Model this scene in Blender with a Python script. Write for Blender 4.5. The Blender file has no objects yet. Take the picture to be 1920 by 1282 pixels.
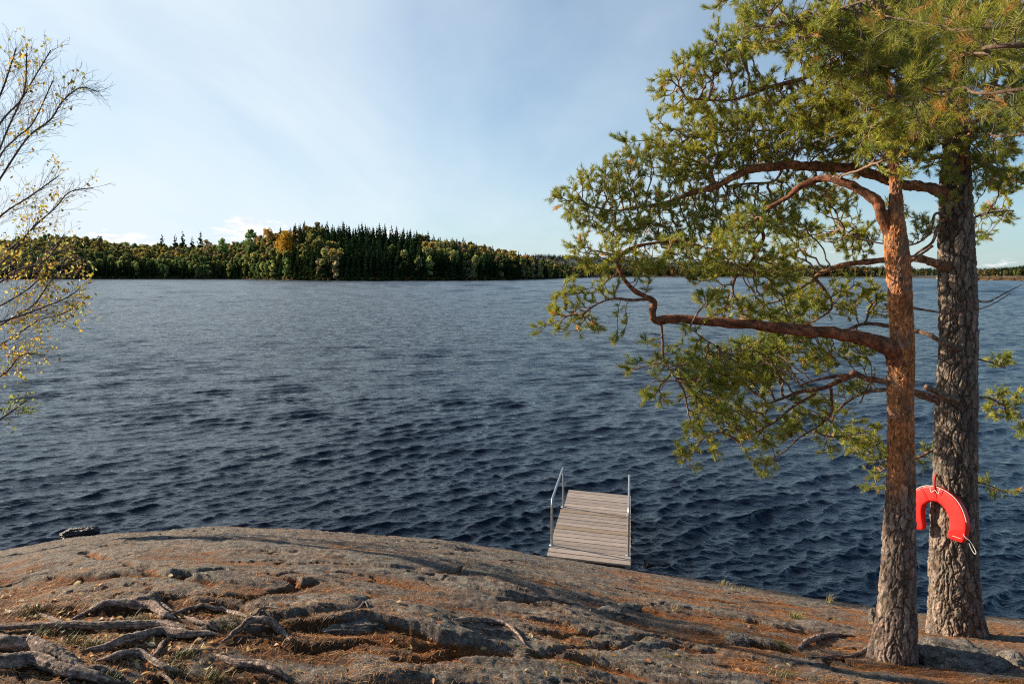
import bpy, math, random
import numpy as np
from math import radians, pi, sin, cos, tan, atan, atan2, sqrt
random.seed(7)
RNG = np.random.default_rng(11)
SC = bpy.context.scene
COL = SC.collection

# ------------------------------------------------------------------ camera
CAM_Z = 4.5
PITCH = radians(5.7)
F = 1280.0                      # focal length in pixels of the 1920 wide photograph (24 mm)
cam_d = bpy.data.cameras.new("camera")
cam_d.lens = 24.0
cam_d.sensor_width = 36.0
cam_d.clip_start = 0.05
cam_d.clip_end = 30000.0
cam = bpy.data.objects.new("camera", cam_d)
cam.location = (0, 0, CAM_Z)
cam.rotation_euler = (radians(90) - PITCH, 0, 0)
COL.objects.link(cam)
SC.camera = cam

# ------------------------------------------------------------------ sun, sky, exposure
SUN_AZ = radians(-70)           # measured from +Y towards +X : the sun stands far to the left, a little ahead
SUN_EL = radians(22.0)
sun_d = bpy.data.lights.new("sun", 'SUN')
sun_d.energy = 5.0
sun_d.angle = radians(0.53)
sun_d.color = (1.0, 0.84, 0.64)
sun = bpy.data.objects.new("sun", sun_d)
COL.objects.link(sun)
to_sun = np.array([sin(SUN_AZ) * cos(SUN_EL), cos(SUN_AZ) * cos(SUN_EL), sin(SUN_EL)])
sun.rotation_euler = (pi / 2 - SUN_EL, 0, pi - SUN_AZ)
sun.location = (-20, 10, 30)

world = bpy.data.worlds.new("World")
SC.world = world
world.use_nodes = True
wt = world.node_tree
wt.nodes.clear()


def nd(t, kind, **kw):
    n = t.nodes.new(kind)
    for k, v in kw.items():
        if k.startswith('i_'):
            key = k[2:]
            key = int(key) if key.isdigit() else key.replace('_', ' ')
            n.inputs[key].default_value = v
        else:
            setattr(n, k, v)
    return n


def ramp(t, pts, interp='LINEAR'):
    n = t.nodes.new('ShaderNodeValToRGB')
    e = n.color_ramp.elements
    n.color_ramp.interpolation = interp
    while len(e) < len(pts):
        e.new(0.5)
    for el, (p, c) in zip(e, pts):
        el.position = p
        el.color = (c, c, c, 1) if isinstance(c, (int, float)) else (*c, 1)
    return n


def L(t, a, b):
    t.links.new(a, b)


def mathn(t, op, a, b=None, clamp=False):
    n = t.nodes.new('ShaderNodeMath')
    n.operation = op
    n.use_clamp = clamp
    for i, v in enumerate((a, b)):
        if v is None:
            continue
        if isinstance(v, (int, float)):
            n.inputs[i].default_value = v
        else:
            L(t, v, n.inputs[i])
    return n.outputs[0]


def mixc(t, fac, a, b, mode='MIX'):
    n = t.nodes.new('ShaderNodeMix')
    n.data_type = 'RGBA'
    n.blend_type = mode
    if isinstance(fac, (int, float)):
        n.inputs[0].default_value = fac
    else:
        L(t, fac, n.inputs[0])
    for i, v in ((6, a), (7, b)):
        if isinstance(v, tuple):
            n.inputs[i].default_value = (*v, 1) if len(v) == 3 else v
        else:
            L(t, v, n.inputs[i])
    return n.outputs[2]


sky = nd(wt, 'ShaderNodeTexSky', sky_type='NISHITA', sun_disc=False)
sky.sun_elevation = SUN_EL
sky.sun_rotation = SUN_AZ
sky.altitude = 100
sky.air_density = 1.0
sky.dust_density = 0.7
sky.ozone_density = 2.5
tc = nd(wt, 'ShaderNodeTexCoord')
sep = nd(wt, 'ShaderNodeSeparateXYZ')
L(wt, tc.outputs['Generated'], sep.inputs[0])
# thin high cloud: noise over the direction projected on a flat layer, streaked
zc = mathn(wt, 'ADD', mathn(wt, 'MAXIMUM', sep.outputs[2], 0.0), 0.12)
px_ = mathn(wt, 'DIVIDE', sep.outputs[0], zc)
py_ = mathn(wt, 'DIVIDE', sep.outputs[1], zc)
comb = nd(wt, 'ShaderNodeCombineXYZ')
L(wt, px_, comb.inputs[0])
L(wt, py_, comb.inputs[1])
mp = nd(wt, 'ShaderNodeMapping')
mp.inputs['Rotation'].default_value = (0, 0, radians(28))
mp.inputs['Scale'].default_value = (0.55, 0.22, 1)
L(wt, comb.outputs[0], mp.inputs[0])
nz = nd(wt, 'ShaderNodeTexNoise', i_Scale=1.3, i_Detail=7.0, i_Roughness=0.55, i_Distortion=0.35)
L(wt, mp.outputs[0], nz.inputs['Vector'])
cir = ramp(wt, [(0.38, 0.0), (0.74, 1.0)])
L(wt, nz.outputs[0], cir.inputs[0])
high = ramp(wt, [(0.38, 1.0), (0.80, 0.25)])
L(wt, sep.outputs[2], high.inputs[0])
# how much thin cloud: thick towards the sun side, clear on the far side
dotn = nd(wt, 'ShaderNodeVectorMath', operation='DOT_PRODUCT')
L(wt, tc.outputs['Generated'], dotn.inputs[0])
dotn.inputs[1].default_value = tuple(to_sun)
side = ramp(wt, [(0.12, 0.0), (0.50, 0.60), (0.72, 1.0)])
L(wt, mathn(wt, 'ADD', mathn(wt, 'MULTIPLY', dotn.outputs['Value'], 0.5), 0.32), side.inputs[0])
low = ramp(wt, [(0.0, 0.55), (0.10, 0.30), (0.30, 0.0)])
L(wt, sep.outputs[2], low.inputs[0])
veil = mathn(wt, 'ADD', mathn(wt, 'MULTIPLY', cir.outputs[0], mathn(wt, 'ADD', mathn(wt, 'MULTIPLY', side.outputs[0], 0.55), 0.07)),
             mathn(wt, 'MULTIPLY', side.outputs[0], 0.46))
veil = mathn(wt, 'MULTIPLY', mathn(wt, 'ADD', veil, mathn(wt, 'MULTIPLY', low.outputs[0], 0.60), clamp=True), high.outputs[0])
skyc = mixc(wt, 1.0, sky.outputs[0], (0.70, 1.04, 1.20), 'MULTIPLY')
c1 = mixc(wt, veil, skyc, (7.2, 8.1, 8.7))
# small cumulus banks low over the horizon
azn = mathn(wt, 'ARCTAN2', sep.outputs[0], sep.outputs[1])
cc = nd(wt, 'ShaderNodeCombineXYZ')
L(wt, mathn(wt, 'MULTIPLY', azn, 9.0), cc.inputs[0])
L(wt, mathn(wt, 'MULTIPLY', sep.outputs[2], 30.0), cc.inputs[1])
nz2 = nd(wt, 'ShaderNodeTexNoise', i_Scale=3.4, i_Detail=9.0, i_Roughness=0.58)
L(wt, cc.outputs[0], nz2.inputs['Vector'])


def blob(az, el, raz, rel, gain=1.0):
    a = mathn(wt, 'DIVIDE', mathn(wt, 'SUBTRACT', azn, az), raz)
    b = mathn(wt, 'DIVIDE', mathn(wt, 'SUBTRACT', sep.outputs[2], el), rel)
    r = mathn(wt, 'SQRT', mathn(wt, 'ADD', mathn(wt, 'MULTIPLY', a, a), mathn(wt, 'MULTIPLY', b, b)))
    return mathn(wt, 'MULTIPLY', mathn(wt, 'SUBTRACT', 1.0, r, clamp=True), gain)


def dir_of(px, py):
    x, y = (px - 960) / F, (641 - py) / F
    v = np.array([x, cos(PITCH) + y * sin(PITCH), -sin(PITCH) + y * cos(PITCH)])
    return v / np.linalg.norm(v)


acc = None
for (bx, by, rx, ry, g) in [(470, 432, 84, 34, 1.0), (420, 434, 50, 14, .75), (520, 440, 60, 20, .8), (235, 446, 80, 17, .75), (200, 455, 90, 25, .6), (735, 441, 42, 8, .8),
                            (1888, 492, 22, 9, .75), (1850, 497, 50, 7, .5), (1500, 470, 120, 14, .3)]:
    d = dir_of(bx, by)
    b = blob(atan2(d[0], d[1]), float(d[2]), rx / F, ry / F, g)
    acc = b if acc is None else mathn(wt, 'MAXIMUM', acc, b)
cm = ramp(wt, [(0.50, 0.0), (0.62, 1.0)])
L(wt, mathn(wt, 'ADD', mathn(wt, 'MULTIPLY', acc, 0.34), mathn(wt, 'MULTIPLY', nz2.outputs[0], 0.80)), cm.inputs[0])
cmask = mathn(wt, 'MULTIPLY', cm.outputs[0], mathn(wt, 'MULTIPLY', acc, 6.0, clamp=True))
nz3 = nd(wt, 'ShaderNodeTexNoise', i_Scale=3.2, i_Detail=6.0)
L(wt, cc.outputs[0], nz3.inputs['Vector'])
ccol = ramp(wt, [(0.38, (7.4, 7.8, 8.4)), (0.60, (10.8, 10.4, 10.1))])
L(wt, nz3.outputs[0], ccol.inputs[0])
c2 = mixc(wt, mathn(wt, 'MULTIPLY', cmask, 0.9), c1, ccol.outputs[0])
bg = nd(wt, 'ShaderNodeBackground', i_Strength=0.054)
L(wt, c2, bg.inputs[0])
wo = nd(wt, 'ShaderNodeOutputWorld')
L(wt, bg.outputs[0], wo.inputs[0])

SC.view_settings.view_transform = 'Standard'
SC.view_settings.look = 'None'
SC.view_settings.exposure = 1.10
SC.view_settings.gamma = 1.0
SC.view_settings.use_curve_mapping = False
SC.render.engine = 'CYCLES'
SC.cycles.max_bounces = 6
SC.cycles.use_denoising = False
SC.cycles.filter_width = 1.15
SC.cycles.sample_clamp_indirect = 4.0
SC.cycles.transparent_max_bounces = 8


# ------------------------------------------------------------------ geometry of the view: pixel of the photo -> point of the place
def ray(px, py):
    x, y = (px - 960) / F, (641 - py) / F
    return np.array([x, cos(PITCH) + y * sin(PITCH), -sin(PITCH) + y * cos(PITCH)])


def P(px, py, Y):
    d = ray(px, py)
    s = Y / d[1]
    return np.array([d[0] * s, Y, CAM_Z + d[2] * s])


def PZ(px, py, z):
    d = ray(px, py)
    s = (z - CAM_Z) / d[2]
    return np.array([d[0] * s, d[1] * s, z])


# ------------------------------------------------------------------ numpy noise
_perm = RNG.permutation(4096).astype(np.int64)
_grad = RNG.normal(size=(4096, 3))
_grad /= np.linalg.norm(_grad, axis=1)[:, None]


def _h(ix, iy, iz):
    return _perm[(_perm[(_perm[ix & 4095] + iy) & 4095] + iz) & 4095]


def noise3(x, y, z=0.0):
    x = np.asarray(x, float); y = np.asarray(y, float); z = np.zeros_like(x) + z
    ix, iy, iz = np.floor(x).astype(np.int64), np.floor(y).astype(np.int64), np.floor(z).astype(np.int64)
    fx, fy, fz = x - ix, y - iy, z - iz
    u, v, w = (f * f * f * (f * (f * 6 - 15) + 10) for f in (fx, fy, fz))
    r = 0
    for dx in (0, 1):
        for dy in (0, 1):
            for dz in (0, 1):
                g = _grad[_h(ix + dx, iy + dy, iz + dz)]
                d = g[..., 0] * (fx - dx) + g[..., 1] * (fy - dy) + g[..., 2] * (fz - dz)
                r = r + d * (u if dx else 1 - u) * (v if dy else 1 - v) * (w if dz else 1 - w)
    return r * 1.5


def fbm(x, y, z=0.0, o=4, g=0.5, l=2.03):
    r = 0; a = 1.0; f = 1.0
    for k in range(o):
        r = r + a * noise3(np.asarray(x) * f + 17.3 * k, np.asarray(y) * f - 9.1 * k, np.asarray(z) * f + 3.7 * k)
        a *= g; f *= l
    return r


def voro3(x, y, z):
    """F1, F2 and a random value of the cell"""
    ix, iy, iz = np.floor(x).astype(np.int64), np.floor(y).astype(np.int64), np.floor(z).astype(np.int64)
    f1 = np.full(x.shape, 9.0); f2 = np.full(x.shape, 9.0); cid = np.zeros(x.shape)
    for dx in (-1, 0, 1):
        for dy in (-1, 0, 1):
            for dz in (-1, 0, 1):
                h = _h(ix + dx, iy + dy, iz + dz)
                j = _grad[h] * 0.45 + 0.5
                d = np.sqrt((ix + dx + j[..., 0] - x) ** 2 + (iy + dy + j[..., 1] - y) ** 2 + (iz + dz + j[..., 2] - z) ** 2)
                m = d < f1
                f2 = np.where(m, f1, np.minimum(f2, d))
                cid = np.where(m, h / 4096.0, cid)
                f1 = np.where(m, d, f1)
    return f1, f2, cid


def sstep(a, b, x):
    t = np.clip((x - a) / (b - a), 0, 1)
    return t * t * (3 - 2 * t)


# ------------------------------------------------------------------ object helpers
def mesh_np(name, V, Fc, mat=None, attrs=None, smooth=False, mats=None, mat_idx=None):
    """V (n,3); Fc (m,3) or (m,4) or list of such arrays"""
    me = bpy.data.meshes.new(name)
    if not isinstance(Fc, list):
        Fc = [Fc]
    Fc = [f for f in Fc if len(f)]
    V = np.ascontiguousarray(V, dtype=np.float32)
    loops = np.concatenate([f.reshape(-1) for f in Fc]).astype(np.int32)
    sizes = np.concatenate([np.full(len(f), f.shape[1]) for f in Fc]).astype(np.int32)
    starts = np.concatenate([[0], np.cumsum(sizes)[:-1]]).astype(np.int32)
    me.vertices.add(len(V)); me.vertices.foreach_set('co', V.reshape(-1))
    me.loops.add(len(loops)); me.loops.foreach_set('vertex_index', loops)
    me.polygons.add(len(sizes)); me.polygons.foreach_set('loop_start', starts); me.polygons.foreach_set('loop_total', sizes)
    me.polygons.foreach_set('use_smooth', np.full(len(sizes), bool(smooth)))
    for m in (mats or ([mat] if mat else [])):
        me.materials.append(m)
    if mat_idx is not None:
        me.polygons.foreach_set('material_index', np.asarray(mat_idx, np.int32))
    for k, a in (attrs or {}).items():
        a = np.asarray(a, np.float32)
        if a.ndim == 2:
            at = me.attributes.new(k, 'FLOAT_COLOR', 'POINT')
            c = np.ones((len(V), 4), np.float32); c[:, :3] = a[:, :3]
            at.data.foreach_set('color', c.reshape(-1))
        else:
            at = me.attributes.new(k, 'FLOAT', 'POINT')
            at.data.foreach_set('value', a)
    me.update(calc_edges=True)
    me.validate()
    return me


def link(name, me, parent=None, loc=None):
    o = bpy.data.objects.new(name, me)
    COL.objects.link(o)
    if parent is not None:
        o.parent = parent
    if loc is not None:
        o.location = loc
    return o


def tag(o, label=None, cat=None, group=None, kind=None):
    if label: o['label'] = label
    if cat: o['category'] = cat
    if group: o['group'] = group
    if kind: o['kind'] = kind
    return o


def empty(name, loc=(0, 0, 0)):
    o = bpy.data.objects.new(name, None)
    o.empty_display_size = 0.2
    COL.objects.link(o)
    o.location = tuple(float(v) for v in loc)
    return o


def part(name, me, root):
    """mesh given in world coordinates, hung under its thing"""
    o = link(name, me, root)
    o.location = tuple(-v for v in root.location)
    return o


def thing_mesh(name, me_fn, base):
    return None


class Geo:
    """collects vertices and faces of one mesh"""
    def __init__(s):
        s.V = []; s.T = []; s.Q = []; s.n = 0; s.A = []

    def add(s, V, T=None, Q=None, tint=None):
        V = np.asarray(V, float).reshape(-1, 3)
        s.V.append(V)
        if T is not None and len(T): s.T.append(np.asarray(T, np.int64) + s.n)
        if Q is not None and len(Q): s.Q.append(np.asarray(Q, np.int64) + s.n)
        if tint is None: tint = (1, 1, 1)
        t = np.asarray(tint, float)
        s.A.append(np.broadcast_to(t, (len(V), 3)) if t.ndim == 1 else t)
        s.n += len(V)

    def mesh(s, name, mat, smooth=False, off=None):
        V = np.concatenate(s.V)
        if off is not None: V = V - np.asarray(off)
        return mesh_np(name, V, ([np.concatenate(s.T)] if s.T else []) + ([np.concatenate(s.Q)] if s.Q else []), mat,
                       {'tint': np.concatenate(s.A)}, smooth)


def catmull(pts, n):
    """pts (k,d) -> n samples spread evenly over the knots"""
    pts = np.asarray(pts, float)
    if len(pts) == 2:
        t = np.linspace(0, 1, n)[:, None]
        return pts[0] * (1 - t) + pts[1] * t
    k = len(pts)
    ext = np.vstack([2 * pts[0] - pts[1], pts, 2 * pts[-1] - pts[-2]])
    u = np.linspace(0, k - 1 - 1e-9, n)
    i = u.astype(int); t = (u - i)[:, None]
    p0, p1, p2, p3 = ext[i], ext[i + 1], ext[i + 2], ext[i + 3]
    return 0.5 * ((2 * p1) + (-p0 + p2) * t + (2 * p0 - 5 * p1 + 4 * p2 - p3) * t * t + (-p0 + 3 * p1 - 3 * p2 + p3) * t ** 3)


def frames(C):
    T = np.gradient(C, axis=0)
    T /= np.linalg.norm(T, axis=1)[:, None] + 1e-12
    N = np.zeros_like(T)
    ref = np.array([0, 0, 1.0]) if abs(T[0][2]) < 0.9 else np.array([0, 1.0, 0])
    n = np.cross(ref, T[0]); n /= np.linalg.norm(n)
    for i in range(len(C)):
        n = n - T[i] * np.dot(n, T[i]); n /= np.linalg.norm(n) + 1e-12
        N[i] = n
    B = np.cross(T, N)
    return T, N, B


def tube(C, R, nu=12, noise_amp=0.0, noise_f=8.0, caps=True, squash=None, seed=0.0):
    """-> V, Q, T of a tube round the curve C with radii R"""
    C = np.asarray(C, float); R = np.broadcast_to(np.asarray(R, float), (len(C),))
    T, N, B = frames(C)
    a = np.arange(nu) / nu * 2 * pi
    V = C[:, None] + R[:, None, None] * (np.cos(a)[None, :, None] * N[:, None] + np.sin(a)[None, :, None] * B[:, None])
    if noise_amp:
        dirn = (V - C[:, None]) / (R[:, None, None] + 1e-9)
        k = fbm(V[..., 0] * noise_f + seed, V[..., 1] * noise_f, V[..., 2] * noise_f, o=3)
        V = V + dirn * (k * noise_amp)[..., None] * np.minimum(R / R.max() * 2, 1)[:, None, None]
    n = len(C)
    i = np.arange(n - 1)[:, None]; j = np.arange(nu)[None]
    Q = np.stack([i * nu + j, i * nu + (j + 1) % nu, (i + 1) * nu + (j + 1) % nu, (i + 1) * nu + j], -1).reshape(-1, 4)
    V = V.reshape(-1, 3)
    Tt = []
    if caps:
        V = np.vstack([V, C[:1], C[-1:]])
        b = n * nu
        jj = np.arange(nu)
        Tt = np.concatenate([np.stack([np.full(nu, b), (jj + 1) % nu, jj], -1),
                             np.stack([np.full(nu, b + 1), (n - 1) * nu + jj, (n - 1) * nu + (jj + 1) % nu], -1)])
    return V, Q, Tt


def box_pts(c, ax, ay, az, bev=0.0):
    """box with centre c and half-axis vectors; bevelled along its long edges when bev > 0"""
    c, ax, ay, az = (np.asarray(v, float) for v in (c, ax, ay, az))
    if bev <= 0:
        V = [c + sx * ax + sy * ay + sz * az for sz in (-1, 1) for sy in (-1, 1) for sx in (-1, 1)]
        Q = [(0, 2, 3, 1), (4, 5, 7, 6), (0, 1, 5, 4), (2, 6, 7, 3), (0, 4, 6, 2), (1, 3, 7, 5)]
        return np.array(V), np.array(Q)
    ly, lz = np.linalg.norm(ay), np.linalg.norm(az)
    fy, fz = 1 - bev / ly, 1 - bev / lz
    ring = [(-1, -fz), (-fy, -1), (fy, -1), (1, -fz), (1, fz), (fy, 1), (-fy, 1), (-1, fz)]
    V = [c + s * ax + a * ay + b * az for s in (-1, 1) for a, b in ring]
    Q = [(i, (i + 1) % 8, 8 + (i + 1) % 8, 8 + i) for i in range(8)]
    Q += [(3, 2, 1, 0), (7, 4, 3, 0), (7, 6, 5, 4), (8, 9, 10, 11), (8, 11, 12, 15), (12, 13, 14, 15)]
    return np.array(V), np.array(Q)
# ------------------------------------------------------------------ materials
def new_mat(name):
    m = bpy.data.materials.new(name)
    m.use_nodes = True
    t = m.node_tree
    b = t.nodes['Principled BSDF']
    return m, t, b


def attr(t, name, out='Color'):
    n = t.nodes.new('ShaderNodeAttribute')
    n.attribute_name = name
    return n.outputs[out]


def pos(t):
    return nd(t, 'ShaderNodeNewGeometry').outputs['Position']


def noise_n(t, vec, scale, detail=4.0, rough=0.55, dist=0.0):
    n = nd(t, 'ShaderNodeTexNoise', i_Scale=scale, i_Detail=detail, i_Roughness=rough, i_Distortion=dist)
    if vec is not None: L(t, vec, n.inputs['Vector'])
    return n.outputs[0]


def mapped(t, vec, scale=(1, 1, 1), rot=(0, 0, 0)):
    n = nd(t, 'ShaderNodeMapping')
    n.inputs['Scale'].default_value = scale
    n.inputs['Rotation'].default_value = rot
    L(t, vec, n.inputs[0])
    return n.outputs[0]


def rampc(t, fac, pts, interp='LINEAR'):
    n = ramp(t, pts, interp)
    L(t, fac, n.inputs[0])
    return n.outputs[0]


def bump(t, b, h, strength, dist, prev=None):
    n = nd(t, 'ShaderNodeBump', i_Strength=strength, i_Distance=dist)
    L(t, h, n.inputs['Height'])
    if prev is not None: L(t, prev, n.inputs['Normal'])
    L(t, n.outputs[0], b.inputs['Normal'])
    return n.outputs[0]


def foliage_mat(name, base, tr=0.35, rough=0.55, rnd=0.25, spec=0.3):
    m, t, b = new_mat(name)
    info = nd(t, 'ShaderNodeObjectInfo')
    c = mixc(t, 1.0, base, attr(t, 'tint'), 'MULTIPLY')
    if rnd:
        hs = nd(t, 'ShaderNodeHueSaturation')
        L(t, c, hs.inputs['Color'])
        L(t, mathn(t, 'ADD', mathn(t, 'MULTIPLY', info.outputs['Random'], 2 * rnd), 1 - rnd), hs.inputs['Value'])
        L(t, mathn(t, 'ADD', mathn(t, 'MULTIPLY', info.outputs['Random'], 0.03), 0.485), hs.inputs['Hue'])
        c = hs.outputs[0]
    L(t, c, b.inputs['Base Color'])
    b.inputs['Roughness'].default_value = rough
    b.inputs['Specular IOR Level'].default_value = spec
    if tr:
        tl = nd(t, 'ShaderNodeBsdfTranslucent')
        L(t, c, tl.inputs[0])
        mx = nd(t, 'ShaderNodeMixShader')
        mx.inputs[0].default_value = tr
        L(t, b.outputs[0], mx.inputs[1]); L(t, tl.outputs[0], mx.inputs[2])
        L(t, mx.outputs[0], t.nodes['Material Output'].inputs[0])
    return m


M = {}
M['needles'] = foliage_mat('pine_needles', (1, 1, 1), tr=0.36, rough=0.5, rnd=0)
M['leaves'] = foliage_mat('birch_leaves', (1, 1, 1), tr=0.45, rough=0.5, rnd=0)
M['spruce'] = foliage_mat('spruce_foliage', (1, 1, 1), tr=0.05, rough=0.9, spec=0.0)
M['decid'] = foliage_mat('autumn_foliage', (1, 1, 1), tr=0.38, rough=0.9, rnd=0.2, spec=0.0)
M['litter'] = foliage_mat('needle_litter', (1, 1, 1), tr=0.0, rough=0.6, rnd=0)

# bark of the two pines: tint = colour from the mesh (plates, fissures, orange upper bark)
m, t, b = new_mat('pine_bark')
p_ = pos(t)
n1 = noise_n(t, mapped(t, p_, (1, 1, 0.45)), 55, 6, 0.65)
n2 = noise_n(t, p_, 9, 4, 0.6)
c = mixc(t, 1.0, attr(t, 'tint'), rampc(t, n1, [(0.34, 0.40), (0.66, 1.45)]), 'MULTIPLY')
c = mixc(t, mathn(t, 'MULTIPLY', rampc(t, n2, [(0.52, 0.0), (0.7, 1.0)]), 0.30), c, (0.17, 0.16, 0.11))
L(t, c, b.inputs['Base Color'])
b.inputs['Roughness'].default_value = 0.85
b.inputs['Specular IOR Level'].default_value = 0.25
bump(t, b, mathn(t, 'ADD', n1, mathn(t, 'MULTIPLY', noise_n(t, p_, 180, 3), 0.4)), 0.9, 0.010)
M['bark'] = m

m, t, b = new_mat('twig_bark')
n1 = noise_n(t, pos(t), 60, 4)
L(t, mixc(t, 1.0, attr(t, 'tint'), rampc(t, n1, [(0.3, 0.6), (0.7, 1.3)]), 'MULTIPLY'), b.inputs['Base Color'])
b.inputs['Roughness'].default_value = 0.8
bump(t, b, n1, 0.6, 0.005)
M['twig'] = m

# root bark
m, t, b = new_mat('root_bark')
p_ = pos(t)
n1 = noise_n(t, p_, 34, 6, 0.65)
n2 = noise_n(t, p_, 110, 4, 0.6)
c = rampc(t, n1, [(0.32, (0.07, 0.048, 0.038)), (0.50, (0.22, 0.165, 0.135)), (0.66, (0.44, 0.37, 0.31))])
L(t, mixc(t, 1.0, mixc(t, 0.7, c, rampc(t, n2, [(0.35, 0.45), (0.65, 1.5)]), 'MULTIPLY'), attr(t, 'tint'), 'MULTIPLY'), b.inputs['Base Color'])
b.inputs['Roughness'].default_value = 0.9
bump(t, b, mathn(t, 'ADD', n1, mathn(t, 'MULTIPLY', n2, 0.5)), 1.0, 0.035)
M['root'] = m

# ground: lichen grey granite with orange needle litter, soil and moss in its hollows
m, t, b = new_mat('granite_ground')
p_ = pos(t)
nA = noise_n(t, p_, 2.2, 6, 0.6)
nB = noise_n(t, p_, 11, 8, 0.7, 0.3)
nC = noise_n(t, p_, 62, 6, 0.75)
nD = noise_n(t, p_, 240, 3, 0.7)
rock = rampc(t, nB, [(0.26, (0.042, 0.037, 0.032)), (0.42, (0.122, 0.109, 0.094)), (0.56, (0.21, 0.190, 0.162)), (0.72, (0.38, 0.345, 0.29))])
rock = mixc(t, 1.0, rock, rampc(t, nC, [(0.32, 0.25), (0.5, 0.95), (0.64, 1.9)]), 'MULTIPLY')
rock = mixc(t, 1.0, rock, rampc(t, nD, [(0.3, 0.6), (0.7, 1.4)]), 'MULTIPLY')
rock = mixc(t, mathn(t, 'MULTIPLY', rampc(t, nA, [(0.45, 0.0), (0.65, 1.0)]), 0.45), rock, mixc(t, 1.0, rock, (1.15, 0.78, 0.62), 'MULTIPLY'))
# pale crustose lichen spots
vo = nd(t, 'ShaderNodeTexVoronoi', i_Scale=13.0)
L(t, mixc(t, 0.05, p_, noise_n(t, p_, 20)), vo.inputs['Vector'])
spot = mathn(t, 'MULTIPLY', rampc(t, vo.outputs['Distance'], [(0.16, 1.0), (0.30, 0.0)]), rampc(t, nC, [(0.42, 0.0), (0.56, 1.0)]))
rock = mixc(t, mathn(t, 'MULTIPLY', spot, 0.6), rock, (0.42, 0.41, 0.35))
lit_c = rampc(t, noise_n(t, mapped(t, p_, (1, 1, 1), (0, 0, 0.6)), 120, 4, 0.8), [(0.30, (0.025, 0.012, 0.007)), (0.45, (0.13, 0.048, 0.017)), (0.57, (0.34, 0.12, 0.030)), (0.70, (0.55, 0.27, 0.09))])
lit_c = mixc(t, mathn(t, 'MULTIPLY', attr(t, 'soil', 'Fac'), rampc(t, nC, [(0.35, 1.0), (0.62, 0.45)])), lit_c, rampc(t, nD, [(0.35, (0.016, 0.009, 0.006)), (0.65, (0.085, 0.048, 0.026))]))
fac = rampc(t, mathn(t, 'ADD', attr(t, 'litter', 'Fac'), mathn(t, 'ADD', mathn(t, 'MULTIPLY', mathn(t, 'SUBTRACT', nC, 0.5), 1.5), mathn(t, 'MULTIPLY', mathn(t, 'SUBTRACT', nB, 0.5), 0.9))), [(0.42, 0.0), (0.62, 1.0)])
sp_ = rampc(t, noise_n(t, mapped(t, p_, (1, 1, 1), (0.3, 0.5, 0.2)), 95, 3, 0.7), [(0.54, 0.0), (0.62, 0.75)])
rock = mixc(t, mathn(t, 'MULTIPLY', sp_, rampc(t, attr(t, 'litter', 'Fac'), [(0.05, 0.15), (0.45, 1.0)])), rock, lit_c)
c = mixc(t, fac, rock, lit_c)
mossc = rampc(t, nC, [(0.3, (0.03, 0.028, 0.006)), (0.6, (0.13, 0.115, 0.018)), (0.75, (0.30, 0.26, 0.04))])
mf = rampc(t, mathn(t, 'ADD', attr(t, 'moss', 'Fac'), mathn(t, 'MULTIPLY', mathn(t, 'SUBTRACT', nB, 0.5), 1.6)), [(0.50, 0.0), (0.66, 1.0)])
c = mixc(t, mf, c, mossc)
c = mixc(t, attr(t, 'wet', 'Fac'), c, (0.02, 0.018, 0.016))
L(t, c, b.inputs['Base Color'])
b.inputs['Roughness'].default_value = 0.9
b.inputs['Specular IOR Level'].default_value = 0.2
h = mathn(t, 'ADD', mathn(t, 'MULTIPLY', nB, 0.9), mathn(t, 'ADD', mathn(t, 'MULTIPLY', nC, 0.55), mathn(t, 'MULTIPLY', nD, 0.18)))
bump(t, b, h, 1.0, 0.045)
M['ground'] = m

# boulders (same granite, no litter)
m, t, b = new_mat('granite_boulder')
p_ = pos(t)
nB = noise_n(t, p_, 13, 8, 0.7, 0.2); nC = noise_n(t, p_, 75, 5, 0.7)
c = rampc(t, nB, [(0.3, (0.05, 0.043, 0.036)), (0.48, (0.18, 0.155, 0.13)), (0.66, (0.42, 0.37, 0.31))])
L(t, mixc(t, 1.0, c, rampc(t, nC, [(0.34, 0.3), (0.64, 1.7)]), 'MULTIPLY'), b.inputs['Base Color'])
b.inputs['Roughness'].default_value = 0.9
bump(t, b, mathn(t, 'ADD', nB, mathn(t, 'MULTIPLY', nC, 0.7)), 1.0, 0.06)
M['boulder'] = m
m, t, b = new_mat('wet_rock')
nC = noise_n(t, pos(t), 30, 5, 0.7)
L(t, rampc(t, nC, [(0.35, (0.006, 0.004, 0.004)), (0.65, (0.035, 0.02, 0.016))]), b.inputs['Base Color'])
b.inputs['Roughness'].default_value = 0.38
bump(t, b, nC, 1.0, 0.03)
M['wet_rock'] = m

# water
m, t, b = new_mat('lake_water')
p_ = pos(t)
sp = nd(t, 'ShaderNodeSeparateXYZ'); L(t, p_, sp.inputs[0])
b.inputs['Base Color'].default_value = (0.002, 0.006, 0.014, 1)
b.inputs['IOR'].default_value = 1.333
b.inputs['Specular IOR Level'].default_value = 0.5
dist = rampc(t, mathn(t, 'DIVIDE', sp.outputs[1], 300.0), [(0.02, 0.03), (0.12, 0.10), (0.35, 0.17), (1.0, 0.22)])
L(t, dist, b.inputs['Roughness'])
rz = (0, 0, radians(-20))
w1 = noise_n(t, mapped(t, p_, (0.9, 2.0, 1), rz), 0.55, 5, 0.6, 0.4)
w2 = noise_n(t, mapped(t, p_, (0.9, 1.8, 1), (0, 0, radians(-35))), 2.6, 4, 0.6, 0.3)
w3 = noise_n(t, mapped(t, p_, (1, 1.6, 1), (0, 0, radians(10))), 9.0, 3, 0.6, 0.5)
far = rampc(t, mathn(t, 'DIVIDE', sp.outputs[1], 100.0), [(0.10, 0.0), (0.45, 1.0)])
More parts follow.
